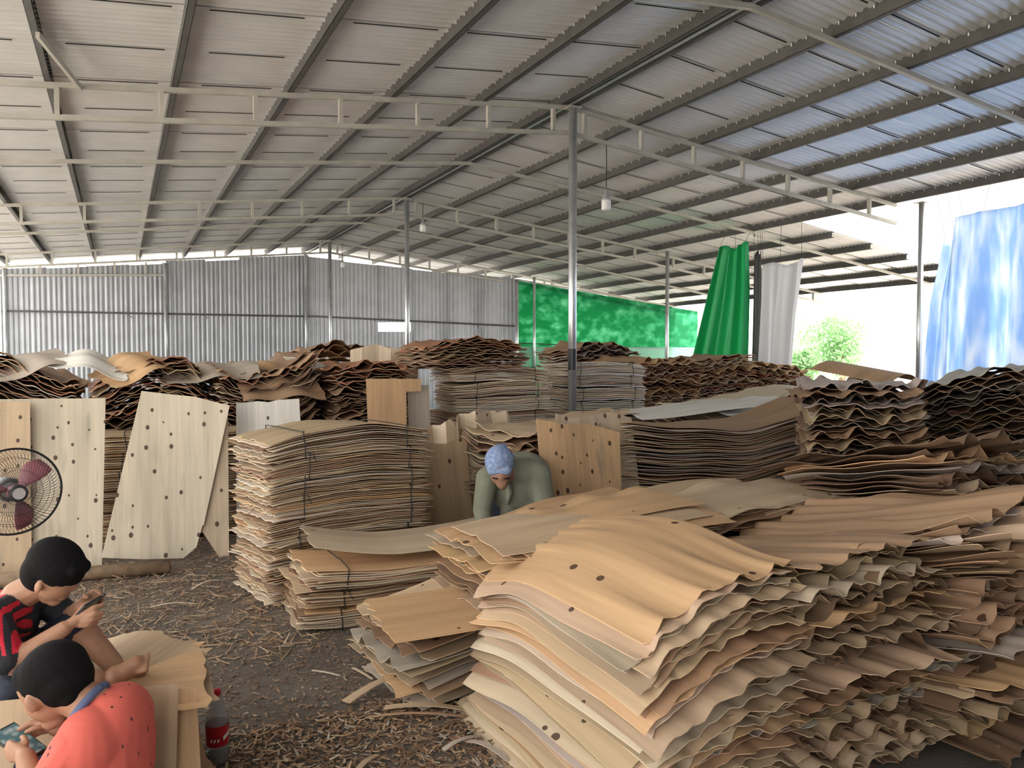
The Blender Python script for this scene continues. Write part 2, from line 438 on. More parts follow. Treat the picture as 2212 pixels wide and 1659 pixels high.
def c_bar(mb, a, b, w=0.06, h=0.13, lip=0.02):
    """C-section purlin along y"""
    x, z = a[0], a[2]; y0, y1 = a[1], b[1]; t = 0.004
    mb.box((x - w / 2, y0, z - h / 2), (x - w / 2 + t, y1, z + h / 2))
    mb.box((x - w / 2, y0, z + h / 2 - t), (x + w / 2, y1, z + h / 2))
    mb.box((x - w / 2, y0, z - h / 2), (x + w / 2, y1, z - h / 2 + t))
    mb.box((x + w / 2 - t, y0, z - h / 2), (x + w / 2, y1, z - h / 2 + lip))
    mb.box((x + w / 2 - t, y0, z + h / 2 - lip), (x + w / 2, y1, z + h / 2))
    return mb
def purlin(x, z, ya, yb, screws=True, mat=None):
    p = c_bar(MB(), (x, ya, z), (x, yb, z)).obj('purlin', mat or M['purlin'], roof)
    if screws:
        s = MB(); y = max(ya, 2.0)
        while y < min(yb, 16):
            for dx in (-0.034, 0.034): s.box((x + dx - 0.005, y, z + 0.03), (x + dx + 0.005, y + 0.012, z + 0.062))
            y += 0.2
        tag(s.obj('screw', M['screw'], p), kind='stuff')
right_x = [6.41, 7.53, 8.55, 9.66, 10.69, 11.76]
left_x = [4.09, 2.91, 1.72, 0.55, -0.58, -1.65, -2.65]
for x in right_x + left_x: purlin(x, roof_z(x) + PUR - 0.01, Y0, Y1, x > 1)
for x in (RX - 0.09, RX + 0.09): purlin(x, roof_z(x) + PUR - 0.01, Y0, Y1)
MB().bar((RX, Y0, RH + 0.0), (RX, Y1, RH + 0.0), 0.025, 0.025).obj('ridge_rod', M['post'], roof)
for x in (12.9, 14.05, 15.2, 16.35, 17.5): purlin(x, ZX(x) + PUR - 0.01, 11.0, 22.4, False, M['purlin'])

# trusses (two chords with stubs) and the single rafters between them
def side_line(xa, xb, y, drop): return (xa, y, roof_z(xa) - drop), (xb, y, roof_z(xb) - drop)
def truss(y):
    t = empty('truss_beam', (RX, y, RH)); tag(t, kind='structure')
    for sg, xe in ((1, EAVE_R), (-1, EAVE_L)):
        a, b = (0, 0, -0.03), (xe - RX, 0, roof_z(xe) - RH - 0.03)
        MB().bar(a, b, 0.05, 0.05).obj('top_chord', M['truss'], t)
        a, b = (0, 0, -0.36), (xe - RX, 0, roof_z(xe) - RH - 0.33)
        MB().bar(a, b, 0.05, 0.05).obj('bottom_chord', M['truss'], t)
        x = 0.24
        while x < abs(xe - RX) - 0.1:
            z = -SL * x
            MB().bar((sg * x, 0, z - 0.33), (sg * x, 0, z - 0.05), 0.045, 0.06).obj('strut', M['truss'], t)
            x += 0.93
    return t
for y in (2.23, 8.77, 15.3, 21.84): truss(y)
def rafter(y):
    t = empty('rafter_beam', (RX, y, RH)); tag(t, kind='structure')
    for xe in (EAVE_R, EAVE_L):
        MB().bar((0, 0, -0.03), (xe - RX, 0, roof_z(xe) - RH - 0.03), 0.05, 0.05).obj('rafter', M['truss'], t)
for y in (-1.0, 5.5, 12.04, 18.57): rafter(y)
# trusses of the side bay roof
def side_truss(y, dbl=True):
    t = empty('side_beam', (EAVE_R, y, ZX(EAVE_R))); tag(t, kind='structure')
    e = 17.5 - EAVE_R
    MB().bar((0, 0, -0.03), (e, 0, -0.135 * e - 0.03), 0.05, 0.05).obj('top_chord', M['truss'], t)
    if dbl:
        MB().bar((0, 0, -0.30), (e, 0, -0.135 * e - 0.27), 0.05, 0.05).obj('bottom_chord', M['truss'], t)
        for k in range(6): MB().bar((0.5 + k * 0.98, 0, -0.135 * (0.5 + k * 0.98) - 0.28), (0.5 + k * 0.98, 0, -0.135 * (0.5 + k * 0.98) - 0.05), 0.045, 0.06).obj('strut', M['truss'], t)
for y, d in ((12.04, False), (15.3, True), (18.57, False), (21.84, True)): side_truss(y, d)
# diagonal brace under the roof at the near side
o = MB().bar((-0.56, 7.45, 4.33), (-0.30, 8.74, 4.33), 0.03, 0.05).obj('trim_1', M['truss']); tag(o, kind='structure')

# posts
def column(name, x, y, h, r=0.052):
    t = empty(name, (x, y, 0)); tag(t, kind='structure')
    MB().tube([(0, 0, 0), (0, 0, h)], r, 16).obj('pipe', M['post'], t, smooth=True)
    MB().box((-0.09, -0.09, h - 0.012), (0.09, 0.09, h)).obj('cap_plate', M['truss'], t)
    MB().box((-0.12, -0.12, 0), (0.12, 0.12, 0.012)).obj('base_plate', M['truss'], t)
    return t
c1 = column('ridge_column', RX, 8.77 - 0.10, RH - 0.06, 0.055)
MB().tube([(0, 0, 1.52), (0, 0, 1.80)], 0.0575, 16).obj('rubber_sleeve', M['black'], c1)
for y in (15.3, 21.84): column('ridge_column', RX, y - 0.1, RH - 0.06, 0.05)
for y in (8.3, 14.9, 21.6): column('eave_column', EAVE_R, y, roof_z(EAVE_R) - 0.06, 0.045)
column('wall_column', RX - 0.1, 24.45, 4.95, 0.045); column('wall_column', -2.72, 24.45, 4.05, 0.045); column('wall_column', 1.2, 24.45, 4.4, 0.045)
column('wall_column', 11.15, 21.55, 4.12, 0.06)

# back wall: corrugated panels, upper and lower course
wall = empty('wall_back', (0, 0, 0)); tag(wall, kind='structure')
def wall_panel(p, q, z0, za, zb, off, name='wall_panel'):
    """corrugated upright panel from p to q, foot z0, heads za and zb"""
    p, q = Vector((*p, 0)), Vector((*q, 0)); d = q - p; w = d.length; d.normalize(); nrm = Vector((d.y, -d.x, 0))
    n = int(w * 8) * 6 + 1
    V = []; F = []
    for i in range(n):
        s = w * i / (n - 1); pr = 0.012 * max(-1, min(1, 1.6 * math.cos(2 * PI * s / 0.125)))
        for zz in (z0, za + (zb - za) * s / w):
            for th in (0, -0.002):
                b = p + d * s + nrm * (pr + off + th); V.append((b.x, b.y, zz))
    for i in range(n - 1):
        a = i * 4; b = a + 4
        F += [(a, b, b + 2, a + 2), (a + 1, a + 3, b + 3, b + 1), (a, a + 1, b + 1, b), (a + 2, b + 2, b + 3, a + 3)]
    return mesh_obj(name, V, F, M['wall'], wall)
rngw = np.random.default_rng(5)
def half_wall(p, q, ha, hb, ma, mb_, n, gap=None):
    p, q = Vector(p), Vector(q)
    for i in range(n):
        a, b = p + (q - p) * (i / n), p + (q - p) * ((i + 1) / n); f0, f1 = i / n, (i + 1) / n
        e = (q - p).normalized() * 0.03
        zm = ma + (mb_ - ma) * (i + 0.5) / n; j = rngw.uniform(-0.05, 0.06)
        h0, h1 = ha + (hb - ha) * f0, ha + (hb - ha) * f1
        k = rngw.uniform(-0.05, 0.03)
        wall_panel(a - e, b + e, zm - 0.12 + j, h0 + k, h1 + k, 0.02 + 0.004 * (i % 2))
        top = zm + 0.02 - (0.42 if gap == i else 0)
        wall_panel(a - e, b + e, 0.02, top, top, -0.014 - 0.004 * (i % 2))
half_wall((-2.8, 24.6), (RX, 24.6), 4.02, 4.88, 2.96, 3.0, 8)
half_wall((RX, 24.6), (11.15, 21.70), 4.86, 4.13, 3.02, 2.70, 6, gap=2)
MB().bar((-2.8, 24.52, 2.92), (RX, 24.52, 2.96), 0.05, 0.05).obj('girt', M['purlin'], wall)
MB().bar((RX, 24.5, 2.97), (11.15, 21.6, 2.66), 0.05, 0.05).obj('girt', M['purlin'], wall)
MB().bar((-2.8, 24.5, 3.86), (1.2, 24.5, 4.06), 0.05, 0.05).obj('girt', M['truss'], wall)
for x in (-1.9, -1.0, -0.1, 0.7): MB().bar((x, 24.5, 3.93 + 0.05 * (x + 2)), (x, 24.5, 4.16 + 0.09 * (x + 2)), 0.05, 0.05).obj('strut', M['truss'], wall)

# green mesh screen beyond the wall's end
net_m = translucent('green_mesh', (0.04, 0.30, 0.16), (0.035, 0.36, 0.17), 0.75, 0.8, 1.2, 2.6, (1, 1, 1.4), (0.34, 0.68, 0.48), 0.45, 0.72)
V = []; F = []; n = 40
for i in range(n + 1):
    x = 11.2 + 7.4 * i / n
    for j, z in enumerate((0.02, 0.9, 2.05, 2.8, 4.12 - 0.108 * (x - 11.2))):
        V.append((x, 21.75 + 0.05 * math.sin(x * 4.1 + j) * (1 - abs(j - 2) / 2.5), z))
for i in range(n):
    for j in range(4): F.append((i * 5 + j, (i + 1) * 5 + j, (i + 1) * 5 + j + 1, i * 5 + j + 1))
net = empty('mesh_screen', (0, 0, 0)); tag(net, 'green mesh screen stretched below the roof beside the corrugated wall', 'netting')
o = mesh_obj('netting', V, F, net_m, net, smooth=True)
so = o.modifiers.new('solid', 'SOLIDIFY'); so.thickness = 0.004
lw = translucent('pale_lower_mesh', (0.55, 0.75, 0.70), (0.55, 0.85, 0.75), 0.7, 0.8)
MB().bar((11.2, 21.66, 2.12), (18.6, 21.66, 1.95), 0.03, 0.03).obj('support_wire', M['cord'], net)
MB().bar((11.2, 21.70, 4.14), (18.6, 21.70, 3.35), 0.05, 0.05).obj('head_rail', M['truss'], net)
MB().box((11.2, 21.64, 0.02), (18.6, 21.66, 2.02)).obj('lower_screen', lw, net)

# unseen corrugated wall behind the viewer, added to shade near piles, aisle bay open
wall = empty('unseen_shade_wall', (0, 0, 0)); tag(wall, kind='structure')
for i in range(12): wall_panel((EAVE_R - i * 1.04, Y0), (EAVE_R - (i + 1) * 1.04 - 0.04, Y0), 0.02, roof_z(EAVE_R - i * 1.04) - 0.1, roof_z(EAVE_R - (i + 1) * 1.04) - 0.1, 0.006 * (i % 2))  # panels of the added unseen shade wall
for x in (-0.75, RX): column('wall_column', x, Y0 + 0.2, roof_z(x) - 0.06, 0.05)  # columns of the added unseen shade wall
# ================================================================ hanging tarpaulins
def tarp(name, rows, mat, label, folds, amp, nx=60, thick=0.004, seed=1):
    """rows: list of (z, y_start, y_end, x) from head to foot; hangs in folds along y"""
    rg = np.random.default_rng(seed); ph = rg.uniform(0, 6.28, 6)
    V = []; F = []; m = 24
    zs = np.linspace(0, 1, m + 1)
    R_ = np.array(rows, float); tt = np.linspace(0, 1, len(rows))
    for j in range(m + 1):
        z, ya, yb, xx = [np.interp(zs[j], tt, R_[:, c]) for c in range(4)]
        for i in range(nx + 1):
            s = i / nx
            w = math.sin(2 * PI * folds * s + ph[0] + 0.5 * zs[j]) + 0.5 * math.sin(2 * PI * folds * 2.3 * s + ph[1] - zs[j]) + 0.3 * math.sin(2 * PI * folds * 0.45 * s + ph[2])
            y = ya + (yb - ya) * s + amp * 0.35 * math.cos(2 * PI * folds * s + ph[3])
            dz = 0.05 * math.sin(9 * s + ph[4]) * (1 - zs[j])
            V.append((xx + amp * w * (0.45 + 0.55 * zs[j]), y, z + dz))
    for j in range(m):
        for i in range(nx): F.append((j * (nx + 1) + i, j * (nx + 1) + i + 1, (j + 1) * (nx + 1) + i + 1, (j + 1) * (nx + 1) + i))
    o = mesh_obj(name, V, F, mat, None, smooth=True)
    so = o.modifiers.new('solid', 'SOLIDIFY'); so.thickness = thick
    for s in (0.05, 0.5, 0.95):
        i = int(s * nx); p = Vector(V[i]); top = roof_z(EAVE_R) + 0.01
        MB().tube([p, (11.78, p.y, top)], 0.004, 5).obj('tie_rope', M['cord'], o)
    return tag(o, label, 'tarpaulin')
blue = translucent('blue_tarp', (0.35, 0.55, 0.85), (0.46, 0.62, 0.86), 0.65, 0.35, 0.9, 2.6, (1, 2.5, 0.5), (0.88, 0.90, 0.92))
gtarp = translucent('green_tarp', (0.05, 0.50, 0.24), (0.08, 0.60, 0.28), 0.55, 0.28)
gryt = translucent('grey_tarp', (0.75, 0.76, 0.78), (0.60, 0.61, 0.63), 0.65, 0.4)
blkt = plain('dark_tarp', (0.05, 0.05, 0.055), 0.4)
tarp('blue_tarpaulin', [(3.86, 7.70, -2.6, 11.70), (2.6, 7.85, -2.6, 11.70), (0.02, 7.9, -2.6, 11.65)], blue, 'pale blue tarpaulin curtain hanging below the open eave', 14, 0.09, 220, seed=3)  # runs on unseen past the viewer, lengthened to limit side light
tarp('blue_tarpaulin', [(3.62, 8.02, 7.66, 12.02), (2.6, 8.25, 7.75, 12.02), (0.02, 8.5, 7.8, 12.02)], blue, 'narrow blue tarpaulin strip gathered beside the eave post', 1.6, 0.06, 30, seed=4)
tarp('green_tarpaulin', [(4.06, 13.0, 12.12, 11.72), (3.0, 13.35, 12.05, 11.7), (0.02, 14.3, 12.0, 11.6)], gtarp, 'shiny green tarpaulin curtain gathered below the eave', 3.4, 0.11, 80, seed=6)
tarp('grey_tarpaulin', [(3.55, 11.85, 10.7, 11.78), (2.5, 11.85, 10.85, 11.76), (0.02, 11.9, 11.0, 11.7)], gryt, 'grey tarpaulin curtain hanging beside the green one', 2.3, 0.08, 60, seed=8)
tarp('black_tarpaulin', [(3.85, 12.05, 11.85, 11.82), (2.5, 12.05, 11.8, 11.8), (0.02, 12.0, 11.85, 11.7)], blkt, 'narrow black tarpaulin edge between green and grey curtains', 1.1, 0.05, 16, seed=9)

# ================================================================ tree outside
def tree(x, y, h, rad, label, seed):
    rg = np.random.default_rng(seed); t = empty('tree', (x, y, -0.06)); tag(t, label, 'tree')
    MB().tube([(0, 0, 0), (0.1, 0, h * 0.35), (0, 0.1, h * 0.7)], [0.22, 0.16, 0.07], 8).obj('trunk', M['bark'], t)
    V = []; F = []
    cs = rg.normal(0, 0.45, (26, 3)) * rad + np.array([0, 0, h * 0.62]); cs[:, 2] = np.clip(cs[:, 2], h * 0.3, h)
    for c in cs:
        for p in c + rg.normal(0, 0.24, (130, 3)) * rad:
            a = rg.normal(0, 1, 3); a /= np.linalg.norm(a); b = np.cross(a, rg.normal(0, 1, 3)); b /= np.linalg.norm(b)
            n = len(V); s = 0.13
            V += [tuple(p - a * s), tuple(p + b * s * 0.5), tuple(p + a * s), tuple(p - b * s * 0.5)]; F.append((n, n + 1, n + 2, n + 3))
    o = mesh_obj('crown', V, F, translucent('leaf', (0.22, 0.40, 0.18), (0.36, 0.58, 0.30), 0.4, 0.6), t); tag(o, kind='stuff')
tree(38.0, 31.6, 3.6, 1.7, 'round leafy green tree standing in the bright yard outside', 2)
tree(40.0, 36.0, 2.2, 1.2, 'low green bush farther off in the bright yard', 5)

# ================================================================ lamps
def lamp(x, y, z, top, label):
    t = empty('hanging_lamp', (x, y, z)); tag(t, label, 'lamp', 'lamps under the roof')
    MB().tube([(0, 0, 0.16), (0.004, 0, (top - z) * 0.6), (0, 0, top - z)], 0.006, 6).obj('wire', M['black'], t)
    MB().lathe([(0.0, 0.17), (0.022, 0.165), (0.024, 0.09), (0.05, 0.05), (0.066, 0.03), (0.062, 0.02)], 16).obj('socket', M['grey'], t, smooth=True)
    MB().lathe([(0.0, -0.125), (0.05, -0.12), (0.062, -0.10), (0.064, 0.0), (0.058, 0.022), (0.0, 0.024)], 20).obj('bulb', M['white'], t, smooth=True)
lamp(5.90, 8.77, 3.80, 4.60, 'white hanging bulb lamp closest to the tall bare post')
lamp(5.66, 15.2, 4.42, 4.9, 'small white bulb lamp hanging beside the second ridge post')
lamp(5.66, 21.7, 4.34, 4.9, 'small white bulb lamp hanging beside the farthest ridge post')
# ================================================================ piles of veneer
rng = np.random.default_rng(11)
BIG = {'tan': 2.2, 'brown': 3.6, 'pale': 0.5, 'orange': 0.7, 'dark': 2.2, 'grey': 0.7}
def lower_heap(sh, m, origin, rz, mix, label):
    if m: place_heap('veneer_heap', sh[:m], origin, rz, rng, mix, label)
    return sh[m:]

# --- the near pile: grain along the shed, wavy ends to the camera, long edges drooping to the aisle
def near_shape(x, y, s):
    u = x / 0.635; v = y / 0.34
    return 0.10 + s * (0.065 * np.clip(-u, -1, 1) + 0.05 * np.clip(-v, -1, 1)) - (0.05 + 0.03 * s) * np.clip(v + 0.3, 0, 2) ** 2 + 0.05 * s * np.sin(2.2 * u + 0.8)
sh = gen_pile(rng, 1.29, 0.72, 52, 0.0152, 30, 30, shape=near_shape, end=(0.014, 0.17), side=(0.007, 0.7), jit=(0.04, 0.028, 0.03), ragged=0.012, drift=0.45, H=0.80, shift=lambda s: (-0.03 * (1 - s), 0.15 * (1 - s) ** 1.5))
place_loose('veneer_sheet', sh, (1.92, 2.70, 0.0), R(90), rng, {'pale': 2.4, 'tan': 3, 'orange': 1.8, 'grey': 1, 'brown': 1.4}, 'of the drooping aisle pile', 'sheets of the drooping near pile', 0.2, top='orange')
sh = gen_pile(rng, 1.30, 0.76, 46, 0.0215, 16, 40, shape=lambda x, y, s: 0.02 + s * (0.04 * np.sin(3 * y + 1) + 0.05 * (-y / 0.36) - 0.17 * x / 0.65), end=(0.036, 0.19), side=(0.014, 0.6), jit=(0.075, 0.03, 0.05), ragged=0.018, drift=0.7, H=0.79, long_var=0.05, endpow=1.1)
place_loose('veneer_sheet', sh, (2.66, 2.70, 0.0), R(88), rng, BIG, 'of the wavy pile beside the drooping one', 'sheets of the big wavy pile', 0.12, top='brown')
sh = gen_pile(rng, 1.30, 0.80, 44, 0.0245, 16, 40, shape=lambda x, y, s: 0.02 + s * (0.05 * np.sin(2.6 * y + 2) + 0.06 * (-y / 0.36) - 0.20 * x / 0.65), end=(0.040, 0.21), side=(0.014, 0.6), jit=(0.08, 0.03, 0.06), ragged=0.018, drift=0.7, H=0.87, long_var=0.05, endpow=0.9)
place_loose('veneer_sheet', sh, (3.44, 2.54, 0.0), R(92), rng, BIG, 'of the wavy pile in the picture corner', 'sheets of the corner pile', 0.12, top='brown')

# --- sheets lying across, between the near pile and the worker
sh = gen_pile(rng, 1.30, 0.66, 24, 0.034, 30, 10, shape=lambda x, y, s: 0.03 * np.sin(2.4 * x + 1.0) * s + s * 0.03 * (x / 0.65), end=(0.012, 0.2), side=(0.014, 0.7), jit=(0.05, 0.03, 0.04), drift=0.5, H=0.75)
sh = lower_heap(sh, 17, (2.28, 3.82, 0), R(2), BIG, 'foot of the cross-laid veneer pile before the stooping worker')
place_loose('veneer_sheet', sh, (2.28, 3.82, 0.0), R(2), rng, {'orange': 3, 'pale': 3, 'tan': 3, 'brown': 1}, 'of the cross-laid pile before the worker', 'sheets laid across before the worker', 0.06)
sh = gen_pile(rng, 1.34, 0.68, 28, 0.036, 30, 12, shape=lambda x, y, s: s * (0.04 * np.sin(3.0 * x + 2.2) + 0.04 * (x / 0.65)), end=(0.022, 0.2), side=(0.016, 0.6), jit=(0.06, 0.03, 0.05), drift=0.5, H=0.74)
sh = lower_heap(sh, 21, (3.46, 3.90, 0), R(-3), BIG, 'foot of the second cross-laid veneer pile beyond the near pile')
place_loose('veneer_sheet', sh, (3.46, 3.90, 0.0), R(-3), rng, {'orange': 1.5, 'pale': 2, 'tan': 3, 'brown': 2.4}, 'of the cross-laid pile behind the wavy pile', 'sheets laid across behind the wavy pile', 0.06)

sh = gen_pile(rng, 1.30, 0.60, 7, 0.009, 32, 10, shape=lambda x, y, s: 0.018 * np.sin(2.4 * x + 1.2) + 0.01 * (x / 0.65) - 0.10 * np.clip(-y, 0, 1), end=(0.012, 0.2), side=(0.010, 0.7), jit=(0.05, 0.03, 0.05), drift=0.6, z0=0.722)
place_loose('veneer_sheet', sh, (2.30, 3.50, 0.0), R(1), rng, {'orange': 3, 'pale': 2, 'tan': 3, 'brown': 1}, 'of those laid across the drooping pile end', 'sheets laid across the pile ends', 0.06)
sh = gen_pile(rng, 1.34, 0.64, 8, 0.010, 32, 12, shape=lambda x, y, s: 0.025 * np.sin(3.2 * x + 0.4) - 0.02 * (x / 0.65) - 0.10 * np.clip(-y, 0, 1), end=(0.022, 0.2), side=(0.014, 0.6), jit=(0.06, 0.04, 0.07), drift=0.6, z0=0.70)
place_loose('veneer_sheet', sh, (3.42, 3.56, 0.0), R(-2), rng, {'orange': 1, 'pale': 1.4, 'tan': 3, 'brown': 2.4}, 'of those laid across the wavy pile end', 'sheets laid across the pile ends', 0.06)

# --- long sagging sheets behind, curling up at the far end
def sag(x, y, s):
    u = x / 1.25
    return s * (0.26 * np.clip(u, 0, 1.2) ** 2 - 0.03 * np.sin(1.6 * u + 0.5) + 0.04 * np.clip(-u, 0, 1) ** 2)
sh = gen_pile(rng, 2.52, 0.68, 54, 0.0205, 46, 6, shape=sag, end=(0.010, 0.2), side=(0.012, 0.9), jit=(0.035, 0.02, 0.014), drift=0.4, H=1.06, t=0.007)
sh = lower_heap(sh, 22, (5.02, 5.62, 0), R(1), BIG, 'foot of the long sagging veneer pile')
place_loose('veneer_sheet', sh, (5.02, 5.62, 0.0), R(1), rng, {'pale': 3.4, 'tan': 3, 'brown': 2, 'grey': 1.6}, 'of the long sagging pile', 'sheets of the long sagging pile', 0.05)

# --- tall wavy piles below the blue tarpaulin
DUSK = {'grey': 1.2, 'brown': 3.6, 'dark': 1.2, 'tan': 1.2}
for i, (x, y, rz, hh, m) in enumerate(((5.45, 4.40, 45, 1.42, 36), (6.76, 4.22, 33, 1.50, 36), (7.98, 4.00, 28, 1.58, 44))):
    sh = gen_pile(rng, 1.28, 0.82, 52, 0.025, 12, 36, shape=lambda x, y, s, i=i: s * (0.05 * np.sin(4.2 * y + i * 1.7) - 0.08 * y / 0.43), end=(0.030, 0.24), side=(0.014, 0.6), jit=(0.07, 0.025, 0.06), ragged=0.016, drift=0.6, H=hh)
    w = ('next to the sagging sheets', 'below the tarpaulin edge', 'farthest below the tarpaulin')[i]
    sh = lower_heap(sh, m, (x, y, 0), R(rz), DUSK, 'foot of the tall wavy veneer pile ' + w)
    place_loose('veneer_sheet', sh, (x, y, 0), R(rz), rng, DUSK, 'of the pile ' + w, 'sheets of the tall piles below the blue tarpaulin', 0.05)
sh = gen_pile(rng, 1.2, 0.75, 36, 0.03, 12, 34, shape=lambda x, y, s: s * (0.05 * np.sin(4 * y) - 0.16 * x / 0.6), end=(0.036, 0.22), side=(0.014, 0.6), jit=(0.06, 0.03, 0.06), ragged=0.016, drift=0.5, H=1.06)
sh = lower_heap(sh, 20, (4.34, 3.2, 0), R(88), BIG, 'foot of the wavy veneer pile behind the corner pile')
place_loose('veneer_sheet', sh, (4.34, 3.2, 0), R(88), rng, BIG, 'of the pile behind the corner pile', 'sheets of the pile behind the corner pile', 0.05)

# --- small pile at the foot of the near pile
sh = gen_pile(rng, 1.0, 0.66, 14, 0.028, 20, 14, shape=lambda x, y, s: s * (0.04 * np.sin(3 * x) - 0.06 * np.clip(-x, 0, 1)), end=(0.018, 0.16), jit=(0.05, 0.03, 0.08), drift=0.6, H=0.40)
place_loose('veneer_sheet', sh, (1.66, 3.80, 0.0), R(8), rng, {'tan': 2, 'brown': 3, 'orange': 0.6, 'grey': 1}, 'of the small slumped pile at the aisle', 'sheets of the small slumped pile', 0.15)

# --- single sheets laid or dropped on the piles
def flat_sheet(origin, rz, L, W, shape, tint, label, knot=0.1, nx=26, ny=12, ragged=0.01, group=None, tilt=(0, 0)):
    rg = np.random.default_rng(int(abs(origin[0] * 131 + origin[1] * 17 + origin[2] * 7) * 10) + 3)
    x = np.linspace(-L / 2, L / 2, nx + 1); y = np.linspace(-W / 2, W / 2, ny + 1); X, Y = np.meshgrid(x, y, indexing='ij')
    U = X / (L / 2)
    rr = rg.normal(0, ragged, (2, ny + 1))
    X2 = X + np.clip(U, 0, 1) ** 6 * rr[0] + np.clip(-U, 0, 1) ** 6 * rr[1]
    o_ = rg.uniform(0, 30, 2)
    V, F, UV, MI = grid_sheet(X2, Y, shape(X, Y), 0.0035, X + o_[0], Y + o_[1])
    o = finish_sheet('veneer_sheet', V, F, UV, MI, (*TINTS[tint], knot), None, origin, rz)
    o.rotation_euler = (tilt[0], tilt[1], rz)
    return tag(o, label, 'wood sheet', group)
flat_sheet((1.42, 3.62, 0.41), R(-4), 0.62, 0.62, lambda x, y: 0.05 * (x + 0.2) ** 2 - 0.12 * (-y + 0.1) * np.clip(-y + 0.1, 0, 1), 'orange', 'bright orange veneer sheet lying on the small slumped pile', 0.04)
flat_sheet((1.70, 4.95, 0.46), R(-3), 1.30, 0.55, lambda x, y: 0.22 * np.clip(-x - 0.1, 0, 1) ** 1.4 + 0.10 * np.clip(x, 0, 1) ** 2 - 0.35 * np.clip(-y, 0, 1) ** 2, 'pale', 'pale veneer sheet curling up at one end on the low bundle stack', 0.05)
flat_sheet((2.36, 3.60, 0.825), R(4), 1.15, 0.50, lambda x, y: 0.05 * np.sin(2.2 * x + 0.6) - 0.30 * np.clip(-y, 0, 1) ** 2 + 0.02 * np.sin(16 * x) * np.clip(y / 0.31, 0, 1), 'orange', 'orange veneer sheet with a scalloped back edge before the stooping worker', 0.1)
flat_sheet((3.35, 4.0, 0.765), R(-6), 1.0, 0.5, lambda x, y: 0.06 * np.sin(2.6 * x + 1) - 0.3 * np.clip(-y, 0, 1) ** 2 + 0.03 * np.sin(11 * y) * np.clip(x / 0.6, 0, 1), 'tan', 'wide tan veneer sheet bowed over the cross-laid pile', 0.1)

# --- tied bundles
NEAT = {'pale': 3.5, 'tan': 2.5, 'cream': 1.6, 'brown': 1.6, 'dark': 0.5}
ORD = ('topmost', 'second from top', 'third from top', 'fourth from top', 'fifth from top', 'sixth from top', 'seventh from top', 'eighth from top', 'ninth from top', 'tenth from top')
def bundle_stack(cx, cy, rz, L, W, heights, n, where, group, mix=NEAT, hump=0.03, jit=(0.012, 0.008, 0.008), wob=0.02, nx=22, ny=6, tilt=0.0, end=(0.006, 0.1), z=0.0, t=0.006):
    tot = len(heights)
    for i, h in enumerate(heights):
        s = (i + 1) / tot
        def zs(x, y, q, s=s, i=i):
            c = 1 - (x / (L / 2)) ** 2
            return hump * s * c * (0.35 + 0.65 * q) + 0.006 * np.sin(4 * x + i) + tilt * s * x
        r_, zmax, zmed = place_bundle(rng, (cx + rng.uniform(-wob, wob), cy + rng.uniform(-wob, wob), z), rz + rng.uniform(-0.015, 0.015), L, W, n, h / n, mix,
                                      f'{ORD[tot - 1 - i]} tied veneer bundle {where}', group, zs, jit=jit, nx=nx, ny=ny, end=end, t=t)
        z += h * 1.0 + 0.004
    return z
bundle_stack(1.445, 5.76, R(12), 1.27, 0.66, [0.135] * 8, 13, 'in the tall neat stack beside the worker', 'bundles of the tall neat stack', {'pale': 3, 'tan': 3, 'cream': 1.4, 'orange': 1, 'brown': 2.2, 'dark': 0.8}, hump=0.085, jit=(0.024, 0.012, 0.012), ny=12, t=0.0052)
bundle_stack(1.62, 4.94, R(-2), 1.28, 0.60, [0.13, 0.12, 0.14], 12, 'in the low stack below the curling pale sheet', 'bundles of the low stack', {'pale': 3, 'tan': 3, 'orange': 1.4, 'brown': 2.2, 'dark': 0.8}, ny=10, hump=-0.05, jit=(0.03, 0.012, 0.012), wob=0.04)
bundle_stack(4.28, 8.98, R(1), 1.34, 0.70, [0.165] * 9, 9, 'in the stack close behind the bare post', 'bundles of the stack behind the post', mix={'pale': 3.5, 'cream': 3, 'tan': 2, 'brown': 0.8}, hump=0.03, wob=0.04, nx=16, ny=4, t=0.013, jit=(0.03, 0.015, 0.015))
bundle_stack(6.14, 9.45, R(-2), 1.30, 0.70, [0.172] * 9, 9, 'in the pale stack behind the bare post', 'bundles of the pale stack', {'pale': 3, 'cream': 5, 'white': 1.5, 'tan': 1}, hump=0.02, wob=0.03, nx=16, ny=4, t=0.013, tilt=-0.02)
bundle_stack(0.42, 8.0, R(0), 1.27, 0.60, [0.16] * 6, 8, 'in the stack glimpsed between the leaning sheets', 'bundles behind the leaning sheets', hump=0.0, wob=0.03, nx=10, ny=4, t=0.013)

# --- far heaps
FAR = {'brown': 3, 'dark': 3, 'tan': 1.2, 'red': 1.4, 'grey': 0.6}
def heap(cx, cy, rz, L, W, n, dz, mix, label, shape=None, end=(0.035, 0.3), z0=0.0, jit=(0.06, 0.03, 0.05), nx=10, ny=26, side=(0.012, 0.5), H=None):
    sh = gen_pile(rng, L, W, n, dz, nx, ny, shape=shape, end=end, side=side, jit=jit, ragged=0.02, drift=0.6, z0=z0, H=H or n * dz, t=0.008)
    return place_heap('veneer_heap', sh, (cx, cy, 0), rz, rng, mix, label)
heap(-0.85, 9.1, R(90), 1.3, 1.02, 58, 0.0279, FAR, 'dark heap of wavy veneer behind the knotty sheets, end next to the wall', lambda x, y, s: s * 0.16 * np.sin(3.2 * y + 0.4))
heap(0.25, 9.1, R(88), 1.3, 1.02, 58, 0.0270, FAR, 'dark heap of wavy veneer behind the gap between leaning sheets', lambda x, y, s: s * 0.16 * np.sin(3.6 * y + 2.0))
